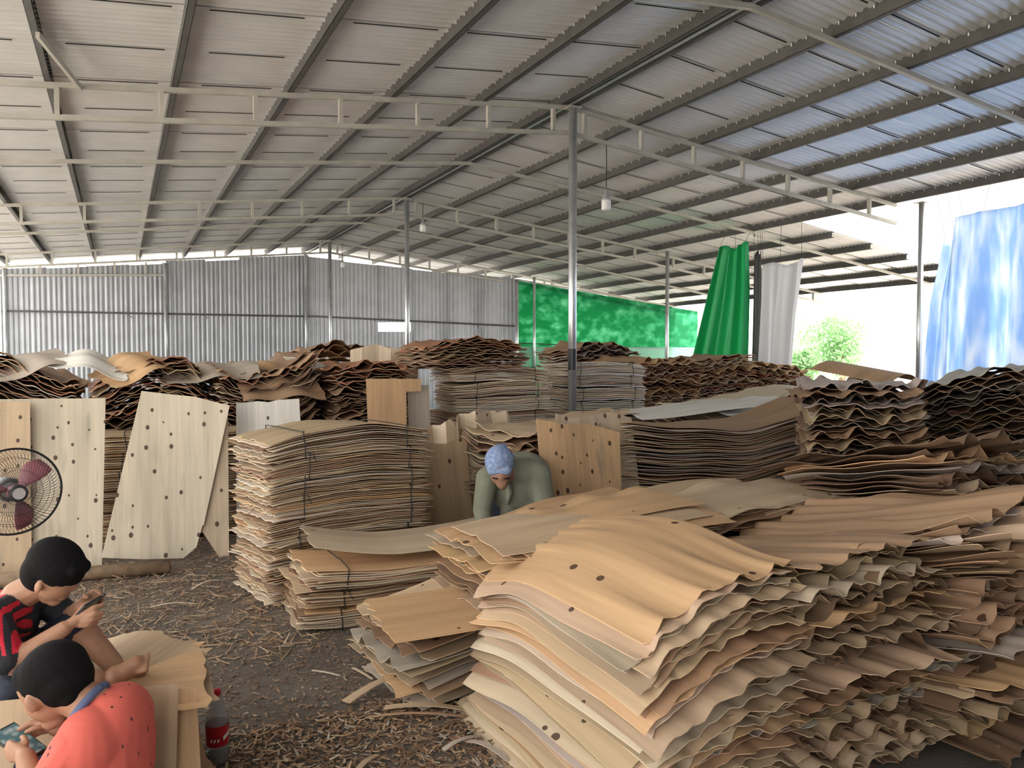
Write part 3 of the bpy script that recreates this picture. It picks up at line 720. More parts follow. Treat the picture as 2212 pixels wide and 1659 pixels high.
heap(1.35, 9.0, R(91), 1.3, 1.02, 58, 0.0258, FAR, 'dark heap of wavy veneer behind the white board', lambda x, y, s: s * 0.14 * np.sin(3.4 * y + 4.2))
heap(2.48, 8.9, R(90), 1.3, 0.95, 58, 0.0267, {'dark': 3, 'brown': 3, 'red': 1}, 'dark wavy veneer heap behind the orange board', lambda x, y, s: s * 0.06 * np.cos(3 * y))
heap(2.75, 11.2, R(90), 1.3, 1.3, 30, 0.058, {'red': 3, 'orange': 1.5, 'brown': 2}, 'reddish veneer heap far behind the orange board', lambda x, y, s: s * 0.10 * np.cos(2.4 * y))
heap(3.85, 9.05, R(90), 1.25, 1.25, 15, 0.022, {'red': 3, 'brown': 3, 'tan': 1}, 'reddish domed veneer heap on top of the stack behind the post', lambda x, y, s: s * 0.14 * np.cos(2.4 * y), end=(0.018, 0.2), jit=(0.05, 0.03, 0.08), z0=1.53)
RUST = {'red': 3, 'orange': 3.4, 'brown': 0.8, 'tan': 1.6}
heap(7.75, 10.3, R(90), 1.3, 1.2, 54, 0.030, RUST, 'rusty-brown wavy veneer heap next to the pale stack', lambda x, y, s: s * 0.08 * np.cos(2.2 * y))
heap(9.05, 10.4, R(89), 1.3, 1.2, 54, 0.030, RUST, 'rusty-brown wavy veneer heap below the green tarpaulin', lambda x, y, s: s * 0.06 * np.cos(2.2 * y + 1))
heap(10.32, 10.4, R(91), 1.3, 1.15, 50, 0.030, RUST, 'rusty-brown wavy veneer heap at the bright opening', lambda x, y, s: s * (0.05 * np.cos(2 * y) + 0.10 * y))
heap(7.6, 11.9, R(90), 1.3, 1.35, 48, 0.038, FAR, 'darker veneer heap rising behind the rusty one', lambda x, y, s: s * 0.14 * np.cos(2.4 * y))
heap(6.9, 7.0, R(0), 2.7, 0.95, 30, 0.040, {'grey': 3, 'pale': 2, 'tan': 1, 'white': 1}, 'greyish sagging veneer heap behind the long sagging pile', lambda x, y, s: s * (0.10 * np.sin(1.7 * x + 0.4) - 0.25 * np.clip(-y, 0, 1) ** 2), end=(0.02, 0.3), nx=26, ny=10)
heap(4.3, 6.85, R(3), 1.3, 0.8, 22, 0.046, {'tan': 2, 'brown': 2, 'pale': 2}, 'low veneer heap behind the spotted leaning sheets', lambda x, y, s: s * 0.05 * np.sin(2 * x), nx=16, ny=10)
heap(3.05, 7.0, R(6), 1.3, 0.8, 18, 0.040, {'brown': 3, 'dark': 2, 'tan': 2}, 'low brown veneer heap behind the stooping worker', lambda x, y, s: s * 0.05 * np.sin(2 * x), nx=16, ny=10)
heap(3.12, 5.95, R(90), 1.0, 0.75, 26, 0.040, {'tan': 2, 'brown': 2, 'pale': 2}, 'veneer heap that the spotted sheets lean against', None, nx=10, ny=16)

bump = lambda a, b, c: (lambda x, y: 0.55 * a * np.sin(b * x + c) * (1 + 0.8 * y) + 0.022 * np.sin(13 * x + 5 * y + c) + 0.012 * np.sin(24 * y + c) - 0.5 * y * y)
flat_sheet((-0.85, 8.6, 1.62), R(18), 0.8, 0.5, bump(0.10, 5.0, 0.3), 'grey', 'pale grey veneer sheet flopped on the dark heap by the wall end', 0.0, tilt=(R(16), R(-10)))
flat_sheet((-0.25, 8.55, 1.64), R(-15), 0.75, 0.45, bump(0.08, 6, 2.0), 'white', 'whitish veneer sheet flopped across the dark heap', 0.0, tilt=(R(16), R(8)))
flat_sheet((0.10, 8.5, 1.60), R(24), 0.62, 0.5, bump(0.09, 7, 1.0), 'orange', 'orange-brown veneer sheet crumpled over the dark heap', 0.0, tilt=(R(22), R(-16)))
flat_sheet((0.85, 8.6, 1.55), R(-8), 0.95, 0.55, bump(0.06, 4.6, 1.6), 'grey', 'broad dull grey veneer sheet lying over the middle heap', 0.0, tilt=(R(16), R(-6)))
flat_sheet((1.50, 8.42, 1.40), R(4), 0.85, 0.6, bump(0.07, 4.0, 1.2), 'brown', 'broad brown veneer sheet arched over the front of the middle heap', 0.0, tilt=(R(22), 0))
flat_sheet((1.35, 8.9, 1.60), R(-24), 0.6, 0.4, bump(0.05, 6.0, 0.3), 'orange', 'small orange veneer sheet on top of the middle heap', 0.0, tilt=(R(14), R(10)))
flat_sheet((1.98, 8.8, 1.58), R(40), 0.6, 0.45, bump(0.06, 8.0, 0.3), 'white', 'whitish crumpled veneer sheet between the dark heaps', 0.0, tilt=(R(26), R(18)))
flat_sheet((5.45, 6.55, 1.16), R(-6), 1.5, 0.7, lambda x, y: 0.05 * np.sin(2 * x) - 0.4 * np.clip(-y, 0, 1) ** 2, 'white', 'white veneer sheet lying behind the spotted leaning sheets', 0.0)
flat_sheet((6.3, 6.5, 1.17), R(8), 1.4, 0.6, lambda x, y: 0.06 * np.sin(3 * x) - 0.4 * np.clip(-y, 0, 1) ** 2, 'white', 'whitish veneer sheet hanging over the greyish heap', 0.0)
flat_sheet((6.2, 4.9, 1.50), R(20), 0.9, 0.7, lambda x, y: 0.10 * np.cos(3 * x), 'orange', 'reddish veneer sheet bowed on the pile before the opening', 0.0, tilt=(R(10), 0))

# --- leaning sheets
def poly_sheet(outline, foot, across, lean, tint, label, knot, bend=None, t=0.004, name='leaning_sheet', swap=False):
    """sheet with the given outline (a across, b up), standing on foot, across is its direction on the floor in degrees, lean is the tilt backward"""
    bm = bmesh.new()
    vs = [bm.verts.new((a, 0, b)) for a, b in outline]
    bm.faces.new(vs)
    for k in range(1, 12): 
        bmesh.ops.bisect_plane(bm, geom=bm.verts[:] + bm.edges[:] + bm.faces[:], plane_co=(0.0, 0, k * 0.12), plane_no=(0, 0, 1))
    for k in range(-4, 5):
        bmesh.ops.bisect_plane(bm, geom=bm.verts[:] + bm.edges[:] + bm.faces[:], plane_co=(k * 0.11, 0, 0), plane_no=(1, 0, 0))
    bm.verts.ensure_lookup_table()
    for v in bm.verts:
        if bend: v.co.y += bend(v.co.x, v.co.z)
    faces = bm.faces[:]
    r = bmesh.ops.solidify(bm, geom=faces, thickness=t)
    uvl = bm.loops.layers.uv.new('UVMap')
    off = random.Random(label).uniform(0, 20)
    for f in bm.faces:
        for l in f.loops: l[uvl].uv = (l.vert.co.z + off, l.vert.co.x + off)
    bmesh.ops.recalc_face_normals(bm, faces=bm.faces)
    me = bpy.data.meshes.new(name); bm.to_mesh(me); bm.free()
    me.materials.append(M['face'])
    ca = me.color_attributes.new('tint', 'FLOAT_COLOR', 'POINT')
    ca.data.foreach_set('color', np.tile(np.array((*TINTS[tint], knot), np.float32), len(me.vertices)))
    o = bpy.data.objects.new(name, me); link(o)
    o.matrix_world = Matrix.Translation(foot) @ Matrix.Rotation(R(across), 4, 'Z') @ Matrix.Rotation(R(-lean), 4, 'X')
    return tag(o, label, 'wood sheet')
rj = random.Random(4)
def jag(a0, a1, b, amp=0.012, n=9):
    return [(a0 + (a1 - a0) * i / n, b + rj.uniform(-amp, amp)) for i in range(n + 1)]
poly_sheet([(-0.52, 0), (0.40, 0)] + jag(0.43, -0.52, 1.39, 0.006, 5), (-0.56, 7.02, 0.0), -3, 12, 'cream', 'broad cream knotty veneer sheet standing behind the fan', 0.9, lambda a, b: 0.02 * math.sin(4 * a))
poly_sheet([(-0.40, 0), (0.36, 0), (0.34, 1.36), (-0.40, 1.38)], (-1.0, 7.0, 0.0), -3, 10, 'tan', 'tan veneer sheet standing half hidden at the fan side', 0.7)
poly_sheet([(-0.40, 0.04), (-0.1, 0.0), (0.20, -0.02), (0.30, 0.06), (0.35, 0.24), (0.36, 0.24)] + [(0.58, 1.25), (0.30, 1.34), (-0.12, 1.40)], (0.24, 6.88, 0.05), -6, 13, 'cream', 'slanting cream veneer sheet with grey stains leaning next to the tall stack', 0.55, lambda a, b: 0.03 * math.sin(4 * a + b))
poly_sheet([(-0.05, 0.28), (0.06, 0.28), (0.22, 0.0), (0.30, 0.0), (0.32, 1.33), (0.12, 1.26)], (0.50, 6.90, 0.0), -4, 12, 'pale', 'narrow pale veneer sheet wedged beside the tall stack', 0.5)
poly_sheet([(-0.32, 0), (0.30, 0), (0.26, 1.26)] + jag(0.26, -0.30, 1.30, 0.02, 6), (1.22, 7.18, 0.0), -5, 8, 'white', 'bright white veneer board standing behind the tall stack', 0.25)
poly_sheet([(-0.26, 0), (0.12, 0), (0.14, 1.34), (0.30, 1.34), (0.31, 1.47), (-0.28, 1.48)], (2.50, 7.5, 0.0), -2, 5, 'orange', 'orange veneer board with a broken corner standing upright', 0.0)
poly_sheet([(-0.10, 0), (0.14, 0), (0.14, 1.40), (-0.10, 1.40)], (2.80, 7.62, 0.0), -2, 5, 'grey', 'grey weathered board standing beside the orange board', 0.0)
poly_sheet(jag(-0.36, 0.32, 0.0, 0.0, 3) + [(0.42, 1.10), (0.20, 1.17), (0.05, 1.20), (0.05, 1.17), (-0.15, 1.20), (-0.34, 1.24)], (3.22, 4.98, 0.0), 0, 12, 'orange', 'big dark-spotted veneer sheet leaning beside the worker', 1.0, lambda a, b: 0.015 * math.sin(9 * a), name='leaning_sheet')
poly_sheet([(-0.32, 0), (0.40, 0), (0.42, 1.20), (0.2, 1.26), (-0.2, 1.22), (-0.36, 1.27)], (3.50, 5.12, 0.0), 4, 12, 'pale', 'pale spotted veneer sheet peeking out behind the dark-spotted one', 0.8)
poly_sheet([(-0.36, 0.18), (0.34, 0.12), (0.36, 1.0)] + jag(0.36, -0.36, 0.98, 0.03, 7), (2.42, 6.05, 0.0), 4, 14, 'tan', 'tan veneer sheet leaning behind the worker next to the tall stack', 0.2, lambda a, b: 0.02 * math.sin(6 * a))
for i, (x, y, a, l, h) in enumerate(((2.72, 6.25, -10, 18, 1.10), (3.02, 6.2, 8, 12, 1.18))):
    poly_sheet([(-0.30, 0), (0.30, 0)] + [(0.30 - 0.6 * k / 8, h + 0.05 * math.sin(PI * k / 8) + (0.018 if k % 2 else -0.01)) for k in range(9)], (x, y, 0.0), a, l, 'pale', ('scalloped pale veneer sheet leaning behind the worker', 'scalloped pale veneer sheet standing between worker and spotted sheet')[i], 0.1, lambda a, b: 0.05 * math.sin(22 * a) * b)
for i, (x, a, l) in enumerate(((3.0, 20, -6), (3.12, 32, 4), (3.3, 24, 12))):
    poly_sheet([(-0.30, 0), (0.30, 0), (0.30, 1.80), (0.05, 1.86), (-0.30, 1.78)], (x, 10.0 + 0.1 * i, 0.0), a - 60, l, 'pale', ('bent pale veneer sheet upright among the far heaps, tipping forward', 'bent pale veneer sheet upright among the far heaps, in the middle', 'bent pale veneer sheet upright among the far heaps, tipping backward')[i], 0.0, lambda a, b: 0.10 * b * b * 0.4 + 0.03 * math.sin(14 * a))
# pole on the floor before the leaning sheets
o = MB().tube([(-1.3, 6.72, 0.055), (-0.5, 6.66, 0.055), (0.32, 6.52, 0.055)], [0.06, 0.055, 0.05], 12).obj('wood_pole', M['bark'], smooth=True)
tag(o, 'rough brown wooden pole lying before the leaning sheets', 'pole')
# ================================================================ people
M['skin'] = plain('skin', (0.36, 0.185, 0.11), 0.6, 0, 0.08, 30)
M['skin2'] = plain('skin_tanned', (0.28, 0.145, 0.09), 0.6, 0, 0.08, 30)
M['hair'] = plain('black_hair', (0.006, 0.0055, 0.006), 0.85, 0, 0.3, 120, 0.8, 0.15)
M['ink'] = plain('black_jersey', (0.012, 0.013, 0.018), 0.75, 0, 0.2, 40)
M['crimson'] = plain('crimson_jersey', (0.55, 0.01, 0.03), 0.7)
M['navy'] = plain('navy_cloth', (0.012, 0.014, 0.03), 0.85)
M['olive'] = plain('olive_cotton', (0.19, 0.195, 0.145), 0.9, 0, 0.14, 9, 0.9)
M['collar'] = plain('slate_collar', (0.10, 0.13, 0.24), 0.85, 0, 0.1, 30)
def speckled():
    m, N, L, b = new_mat('coral_print'); b.inputs['Roughness'].default_value = 0.85
    tc = N.new('ShaderNodeTexCoord'); v = N.new('ShaderNodeTexVoronoi'); v.inputs['Scale'].default_value = 26
    mp = N.new('ShaderNodeMapping'); mp.inputs['Scale'].default_value = (1.3, 1.3, 0.55)
    L.new(tc.outputs['Object'], mp.inputs['Vector']); L.new(mp.outputs['Vector'], v.inputs['Vector'])
    k = math_node(N, L, 'LESS_THAN', v.outputs['Distance'], 0.13)
    mx = N.new('ShaderNodeMix'); mx.data_type = 'RGBA'; L.new(k, mx.inputs['Factor'])
    mx.inputs['A'].default_value = (0.62, 0.115, 0.085, 1); mx.inputs['B'].default_value = (0.03, 0.02, 0.03, 1)
    L.new(mx.outputs['Result'], b.inputs['Base Color']); return m
M['coral'] = speckled()
def scarf_mat():
    m, N, L, b = new_mat('blue_scarf'); b.inputs['Roughness'].default_value = 0.9
    tc = N.new('ShaderNodeTexCoord'); v = N.new('ShaderNodeTexNoise'); v.inputs['Scale'].default_value = 45; v.inputs['Detail'].default_value = 4
    L.new(tc.outputs['Object'], v.inputs['Vector'])
    r = N.new('ShaderNodeValToRGB'); e = r.color_ramp.elements; e[0].position = 0.3; e[0].color = (0.13, 0.19, 0.36, 1); e[1].position = 0.7; e[1].color = (0.30, 0.38, 0.55, 1)
    L.new(v.outputs['Fac'], r.inputs['Fac']); L.new(r.outputs['Color'], b.inputs['Base Color']); return m
M['scarf'] = scarf_mat()

def capsule(bm, p0, r0, p1, r1, n=12, m=5):
    p0, p1 = Vector(p0), Vector(p1); d = p1 - p0; l = max(d.length, 1e-5); d /= l
    a = d.orthogonal().normalized(); b = d.cross(a)
    rings = []
    for i in range(1, m): t = PI / 2 * i / m; rings.append((p0 - d * r0 * math.cos(t), r0 * math.sin(t)))
    rings += [(p0, r0), (p1, r1)]
    for i in range(m - 1, 0, -1): t = PI / 2 * i / m; rings.append((p1 + d * r1 * math.cos(t), r1 * math.sin(t)))
    s = bm.verts.new(p0 - d * r0); e = bm.verts.new(p1 + d * r1)
    R_ = [[bm.verts.new(c + (a * math.cos(2 * PI * k / n) + b * math.sin(2 * PI * k / n)) * r) for k in range(n)] for c, r in rings]
    for k in range(n):
        j = (k + 1) % n
        bm.faces.new((s, R_[0][j], R_[0][k])); bm.faces.new((e, R_[-1][k], R_[-1][j]))
        for i in range(len(R_) - 1): bm.faces.new((R_[i][k], R_[i][j], R_[i + 1][j], R_[i + 1][k]))

def figure(name, prims, mats, parent, voxel=0.006, smooth=6, paint=None):
    """one continuous body: tapered limbs and rounded masses fused into a single surface"""
    bm = bmesh.new(); data = []
    for p in prims:
        if p[0] == 'c':
            _, a, ra, b, rb, mi = p; capsule(bm, a, ra, b, rb); data.append(('c', Vector(a), ra, Vector(b), rb, mi))
        else:
            _, c, rad, rot, mi = p
            Mx = Matrix.Translation(c) @ Matrix.Rotation(rot[2], 4, 'Z') @ Matrix.Rotation(rot[1], 4, 'Y') @ Matrix.Rotation(rot[0], 4, 'X') @ Matrix.Diagonal((*rad, 1))
            bmesh.ops.create_uvsphere(bm, u_segments=20, v_segments=12, radius=1, matrix=Mx); data.append(('e', Mx.inverted(), min(rad), None, None, mi))
    me = bpy.data.meshes.new(name); bm.to_mesh(me); bm.free()
    tmp = bpy.data.objects.new(name + '_form', me); C.objects.link(tmp)
    md = tmp.modifiers.new('fuse', 'REMESH'); md.mode = 'VOXEL'; md.voxel_size = voxel
    sm = tmp.modifiers.new('soft', 'SMOOTH'); sm.factor = 0.5; sm.iterations = smooth
    dg = bpy.context.evaluated_depsgraph_get()
    out = bpy.data.meshes.new_from_object(tmp.evaluated_get(dg))
    bpy.data.objects.remove(tmp); bpy.data.meshes.remove(me)
    out.name = name; out.materials.clear()
    for m in mats: out.materials.append(m)
    for pl in out.polygons:
        c = pl.center; best = 1e9; mi = 0
        for d in data:
            if d[0] == 'c':
                ab = d[3] - d[1]; t = max(0, min(1, (c - d[1]).dot(ab) / max(ab.length_squared, 1e-9)))
                q = (c - d[1] - ab * t).length - (d[2] + (d[4] - d[2]) * t)
            else:
                q = ((d[1] @ c).length - 1) * d[2]
            if q < best: best = q; mi = d[5]
        if paint:
            r = paint(c, mi)
            if r is not None: mi = r
        pl.material_index = mi; pl.use_smooth = True
    o = bpy.data.objects.new(name, out); return link(o, parent)

def mapped(prims, T, k):
    o = []
    for p in prims:
        if p[0] == 'c': o.append(('c', T(p[1]), p[2] * k, T(p[3]), p[4] * k, p[5]))
        else: o.append(('e', T(p[1]), tuple(r * k for r in p[2]), p[3], p[4]))
    return o
def hand(palm0, palm1, tips, mi, r=0.0095, base=0.017):
    """palm from wrist to knuckles, then bent fingers: each (knuckle, joint, tip)"""
    o = [('c', palm0, base * 1.1, palm1, base, mi)]
    for k, j, t in tips: o += [('c', k, r, j, r * 0.92, mi), ('c', j, r * 0.92, t, r * 0.8, mi)]
    return o

# ---- boy on the veneer pile, jersey with red stripes, bent over a phone
k1 = 1.10
T1 = lambda p: (p[0] * k1, p[1] * k1, 1.7 - (1.7 - p[2]) * k1)
root = empty('person', (-0.296, 3.235, 0), R(-27)); tag(root, 'child in black jersey with red stripes sitting cross-legged on veneer, holding a phone', 'person')
tilt = R(44)
P = [('e', (0.079, 0, 1.004), (0.088, 0.073, 0.083), (0, tilt, 0), 0),
     ('e', (0.083, 0, 0.958), (0.054, 0.058, 0.066), (0, tilt, 0), 0),
     ('c', (0.062, 0, 0.915), 0.034, (0.070, 0, 0.906), 0.026, 0),
     ('c', (0.124, 0, 0.966), 0.010, (0.129, 0, 0.944), 0.0145, 0),
     ('c', (0.110, -0.014, 0.924), 0.010, (0.110, 0.014, 0.924), 0.010, 0), ('c', (0.103, -0.012, 0.911), 0.010, (0.103, 0.012, 0.911), 0.010, 0),
     ('e', (0.113, -0.030, 0.968), (0.022, 0.02, 0.014), (0, 0, 0), 0), ('e', (0.113, 0.030, 0.968), (0.022, 0.02, 0.014), (0, 0, 0), 0),
     ('e', (0.064, -0.073, 0.965), (0.014, 0.008, 0.023), (0, R(25), R(-20)), 0), ('e', (0.064, 0.073, 0.965), (0.014, 0.008, 0.023), (0, R(25), R(20)), 0),
     ('c', (0.045, 0, 0.962), 0.046, (-0.045, 0, 0.915), 0.052, 0),
     ('c', (-0.055, -0.095, 0.878), 0.055, (-0.055, 0.095, 0.878), 0.055, 1), ('e', (-0.10, 0, 0.83), (0.098, 0.135, 0.10), (0, R(-15), 0), 1),
     ('e', (-0.115, 0, 0.73), (0.10, 0.128, 0.11), (0, 0, 0), 1), ('e', (-0.115, 0, 0.635), (0.11, 0.14, 0.085), (0, 0, 0), 2),
     ('c', (-0.045, -0.125, 0.862), 0.056, (0.012, -0.150, 0.765), 0.050, 1), ('c', (0.010, -0.150, 0.762), 0.038, (0.025, -0.150, 0.752), 0.037, 0),
     ('c', (0.025, -0.150, 0.752), 0.037, (0.145, -0.075, 0.832), 0.025, 0),
     ('c', (-0.035, 0.125, 0.862), 0.055, (0.035, 0.135, 0.790), 0.048, 1), ('c', (0.035, 0.135, 0.785), 0.036, (0.120, 0.070, 0.858), 0.025, 0),
     ('c', (-0.10, -0.08, 0.645), 0.072, (0.06, -0.20, 0.665), 0.055, 2), ('c', (0.06, -0.20, 0.662), 0.050, (0.225, -0.045, 0.652), 0.036, 0),
     ('e', (0.275, -0.010, 0.652), (0.034, 0.042, 0.034), (0, 0, 0), 0), ('c', (0.285, -0.01, 0.654), 0.031, (0.325, 0.022, 0.675), 0.032, 0),
     ('c', (-0.10, 0.08, 0.655), 0.072, (0.085, 0.10, 0.785), 0.054, 2), ('c', (0.085, 0.10, 0.780), 0.050, (0.200, 0.11, 0.645), 0.034, 0),
     ('c', (0.200, 0.11, 0.625), 0.028, (0.290, 0.12, 0.615), 0.024, 0)]
for i in range(5): P.append(('c', (0.336, 0.000 + 0.012 * i, 0.660 + 0.008 * i), 0.0085, (0.368 - 0.004 * i, 0.002 + 0.012 * i, 0.666 + 0.008 * i), 0.0085, 0))
P += hand((0.150, -0.070, 0.836), (0.185, -0.045, 0.862), [((0.190, -0.050, 0.872), (0.222, -0.040, 0.888), (0.240, -0.020, 0.890)), ((0.193, -0.052, 0.860), (0.226, -0.046, 0.868), (0.244, -0.024, 0.866)),
          ((0.190, -0.055, 0.848), (0.218, -0.050, 0.850), (0.236, -0.028, 0.848)), ((0.184, -0.056, 0.836), (0.206, -0.052, 0.834), (0.222, -0.034, 0.834)), ((0.165, -0.045, 0.862), (0.180, -0.022, 0.888), (0.192, -0.006, 0.894))], 0)
P += hand((0.122, 0.068, 0.862), (0.148, 0.062, 0.890), [((0.152, 0.062, 0.902), (0.176, 0.060, 0.914), (0.196, 0.046, 0.910)), ((0.156, 0.068, 0.894), (0.182, 0.066, 0.902), (0.200, 0.050, 0.898)),
          ((0.156, 0.072, 0.884), (0.182, 0.072, 0.888), (0.198, 0.056, 0.884)), ((0.152, 0.074, 0.874), (0.174, 0.074, 0.874), (0.190, 0.060, 0.872)), ((0.140, 0.050, 0.890), (0.156, 0.030, 0.902), (0.170, 0.016, 0.904))], 0)
def stripes(c, mi):
    if mi != 1: return None
    x, y, z = c.x / k1, c.y / k1, 1.7 - (1.7 - c.z) / k1
    x0 = x - 0.36 * (0.88 - z)
    if y < 0 and 0.79 < z < 0.915 and any(lo < x0 < lo + 0.0105 for lo in (-0.050, -0.030, -0.010, 0.012)): return 3
    if x < -0.055 and z > 0.905: return 3
    if x < -0.105 and 0.80 < z < 0.85: return 3
    if x < -0.10 and z < 0.70: return 3
    return None
figure('body', mapped(P, T1, k1), [M['skin'], M['ink'], M['navy'], M['crimson']], root, 0.005, 3, stripes)
Hh = [('e', (0.080, 0, 1.020), (0.097, 0.081, 0.084), (0, tilt, 0), 0), ('e', (0.046, 0, 1.000), (0.072, 0.079, 0.075), (0, tilt, 0), 0), ('e', (0.118, 0, 1.018), (0.062, 0.060, 0.044), (0, R(60), 0), 0),
      ('c', (0.150, -0.03, 1.005), 0.024, (0.152, 0.03, 1.005), 0.024, 0)]
figure('hair', mapped(Hh, T1, k1), [M['hair']], root, 0.006, 3)
for sy in (-1, 1):
    c = T1((0.130, sy * 0.030, 0.972)); bm_ = MB().tube([(c[0] - 0.004, c[1] - 0.012, c[2]), (c[0] + 0.003, c[1], c[2] - 0.002), (c[0] - 0.004, c[1] + 0.012, c[2])], 0.003, 6)
    bm_.obj('eyelash', M['hair'], root)
def phone(loc, rot, label, size=(0.075, 0.15, 0.009), on=True):
    o = MB().box((-size[0] / 2, -size[1] / 2, -size[2] / 2), (size[0] / 2, size[1] / 2, size[2] / 2)).obj('smartphone', M['black'])
    bv = o.modifiers.new('round', 'BEVEL'); bv.width = 0.003; bv.segments = 2
    m, N, L, b = new_mat('phone_screen'); b.inputs['Roughness'].default_value = 0.15
    tc = N.new('ShaderNodeTexCoord'); v = N.new('ShaderNodeTexVoronoi'); v.inputs['Scale'].default_value = 42
    L.new(tc.outputs['Object'], v.inputs['Vector'])
    r = N.new('ShaderNodeValToRGB'); e = r.color_ramp.elements; e[0].color = (0.30, 0.33, 0.32, 1); e[1].position = 0.6; e[1].color = (0.05, 0.10, 0.11, 1)
    L.new(v.outputs['Distance'], r.inputs['Fac']); L.new(r.outputs['Color'], b.inputs['Base Color']); L.new(r.outputs['Color'], b.inputs['Emission Color']); b.inputs['Emission Strength'].default_value = 0.12
    MB().box((-size[0] / 2 + 0.004, -size[1] / 2 + 0.008, size[2] / 2), (size[0] / 2 - 0.004, size[1] / 2 - 0.008, size[2] / 2 + 0.0008)).obj('screen', m, o)
    o.location = loc; o.rotation_euler = rot
    return tag(o, label, 'phone')
def at_local(base, p):
    c, s = math.cos(R(-27)), math.sin(R(-27)); return (base[0] + c * p[0] - s * p[1], base[1] + s * p[0] + c * p[1], p[2])
pc = T1((0.182, 0.004, 0.876))
o = phone(at_local((-0.296, 3.235), pc), (0, 0, 0), 'dark smartphone held sideways by the child in the striped jersey', (0.072, 0.14, 0.010))
o.rotation_euler = (Matrix.Rotation(R(-27), 3, 'Z') @ Matrix.Rotation(R(-48), 3, 'Y')).to_euler()

# ---- child in the coral shirt, seen from behind, looking down at a phone
k2 = 1.095
T2 = lambda p: (p[0] * k2, p[1] * k2, 1.7 - (1.7 - p[2]) * k2)
B2 = (-0.087, 2.625)
root = empty('person', (*B2, 0), R(-27)); tag(root, 'child in coral speckled shirt hunched over a phone, back turned to the bottle', 'person')
t2 = R(-40)
P = [('e', (-0.118, 0, 0.808), (0.090, 0.075, 0.086), (0, t2, 0), 0), ('e', (-0.128, 0, 0.752), (0.058, 0.060, 0.066), (0, t2, 0), 0),
     ('c', (-0.112, 0, 0.700), 0.034, (-0.120, 0, 0.690), 0.026, 0), ('c', (-0.180, 0, 0.752), 0.010, (-0.178, 0, 0.735), 0.0125, 0), ('c', (-0.155, -0.012, 0.712), 0.010, (-0.155, 0.012, 0.712), 0.010, 0),
     ('e', (-0.128, -0.075, 0.768), (0.016, 0.010, 0.025), (0, R(-25), R(25)), 0), ('e', (-0.128, 0.075, 0.768), (0.016, 0.010, 0.025), (0, R(-25), R(-25)), 0),
     ('c', (-0.085, 0, 0.775), 0.050, (0.000, 0, 0.728), 0.056, 0),
     ('c', (0.025, -0.085, 0.690), 0.066, (0.025, 0.085, 0.690), 0.066, 1), ('e', (0.050, 0, 0.66), (0.095, 0.135, 0.115), (0, R(15), 0), 1), ('e', (0.052, 0, 0.56), (0.100, 0.132, 0.13), (0, 0, 0), 1), ('e', (0.046, 0, 0.61), (0.104, 0.150, 0.165), (0, 0, 0), 1), ('e', (0.03, -0.07, 0.66), (0.09, 0.11, 0.10), (0, 0, 0), 1), ('e', (0.03, 0.07, 0.66), (0.09, 0.11, 0.10), (0, 0, 0), 1),
     ('e', (0.045, 0, 0.44), (0.115, 0.145, 0.10), (0, 0, 0), 2),
     ('c', (0.010, -0.120, 0.670), 0.062, (-0.055, -0.165, 0.560), 0.052, 1), ('c', (-0.055, -0.165, 0.555), 0.038, (-0.140, -0.085, 0.630), 0.025, 0),
     ('c', (0.010, 0.120, 0.670), 0.060, (-0.060, 0.150, 0.575), 0.050, 1), ('c', (-0.060, 0.150, 0.570), 0.037, (-0.140, 0.060, 0.640), 0.025, 0),
     ('c', (0.02, -0.08, 0.42), 0.080, (-0.24, -0.11, 0.50), 0.056, 2), ('c', (-0.24, -0.11, 0.495), 0.050, (-0.27, -0.10, 0.26), 0.034, 0), ('c', (-0.27, -0.10, 0.235), 0.030, (-0.36, -0.11, 0.215), 0.024, 0),
     ('c', (0.02, 0.08, 0.42), 0.080, (-0.24, 0.11, 0.50), 0.056, 2), ('c', (-0.24, 0.11, 0.495), 0.050, (-0.27, 0.10, 0.26), 0.034, 0), ('c', (-0.27, 0.10, 0.235), 0.030, (-0.36, 0.11, 0.215), 0.024, 0)]
P += hand((-0.142, -0.082, 0.632), (-0.172, -0.058, 0.640), [((-0.176, -0.062, 0.648), (-0.200, -0.052, 0.652), (-0.216, -0.036, 0.646)), ((-0.176, -0.068, 0.638), (-0.202, -0.060, 0.638), (-0.218, -0.044, 0.632)),
          ((-0.172, -0.072, 0.628), (-0.196, -0.066, 0.626), (-0.212, -0.050, 0.620)), ((-0.166, -0.074, 0.620), (-0.186, -0.070, 0.616), (-0.200, -0.056, 0.612)), ((-0.160, -0.050, 0.650), (-0.178, -0.030, 0.656), (-0.192, -0.018, 0.652))], 0)
P += hand((-0.142, 0.060, 0.642), (-0.170, 0.044, 0.652), [((-0.174, 0.048, 0.660), (-0.202, 0.038, 0.664), (-0.224, 0.022, 0.654)), ((-0.176, 0.054, 0.650), (-0.204, 0.046, 0.650), (-0.222, 0.032, 0.640)),
          ((-0.172, 0.058, 0.640), (-0.198, 0.052, 0.638), (-0.214, 0.038, 0.630)), ((-0.166, 0.060, 0.632), (-0.188, 0.056, 0.628), (-0.202, 0.044, 0.622)), ((-0.158, 0.034, 0.658), (-0.178, 0.014, 0.660), (-0.194, 0.006, 0.654))], 0)
figure('body', mapped(P, T2, k2), [M['skin'], M['coral'], M['navy']], root, 0.0055, 4)
Hh = [('e', (-0.112, 0, 0.825), (0.098, 0.082, 0.084), (0, t2, 0), 0), ('e', (-0.082, 0, 0.806), (0.076, 0.080, 0.072), (0, t2, 0), 0), ('e', (-0.165, 0, 0.812), (0.045, 0.060, 0.055), (0, R(-50), 0), 0), ('c', (-0.052, -0.03, 0.778), 0.034, (-0.052, 0.03, 0.778), 0.034, 0)]
figure('hair', mapped(Hh, T2, k2), [M['hair']], root, 0.006, 3)
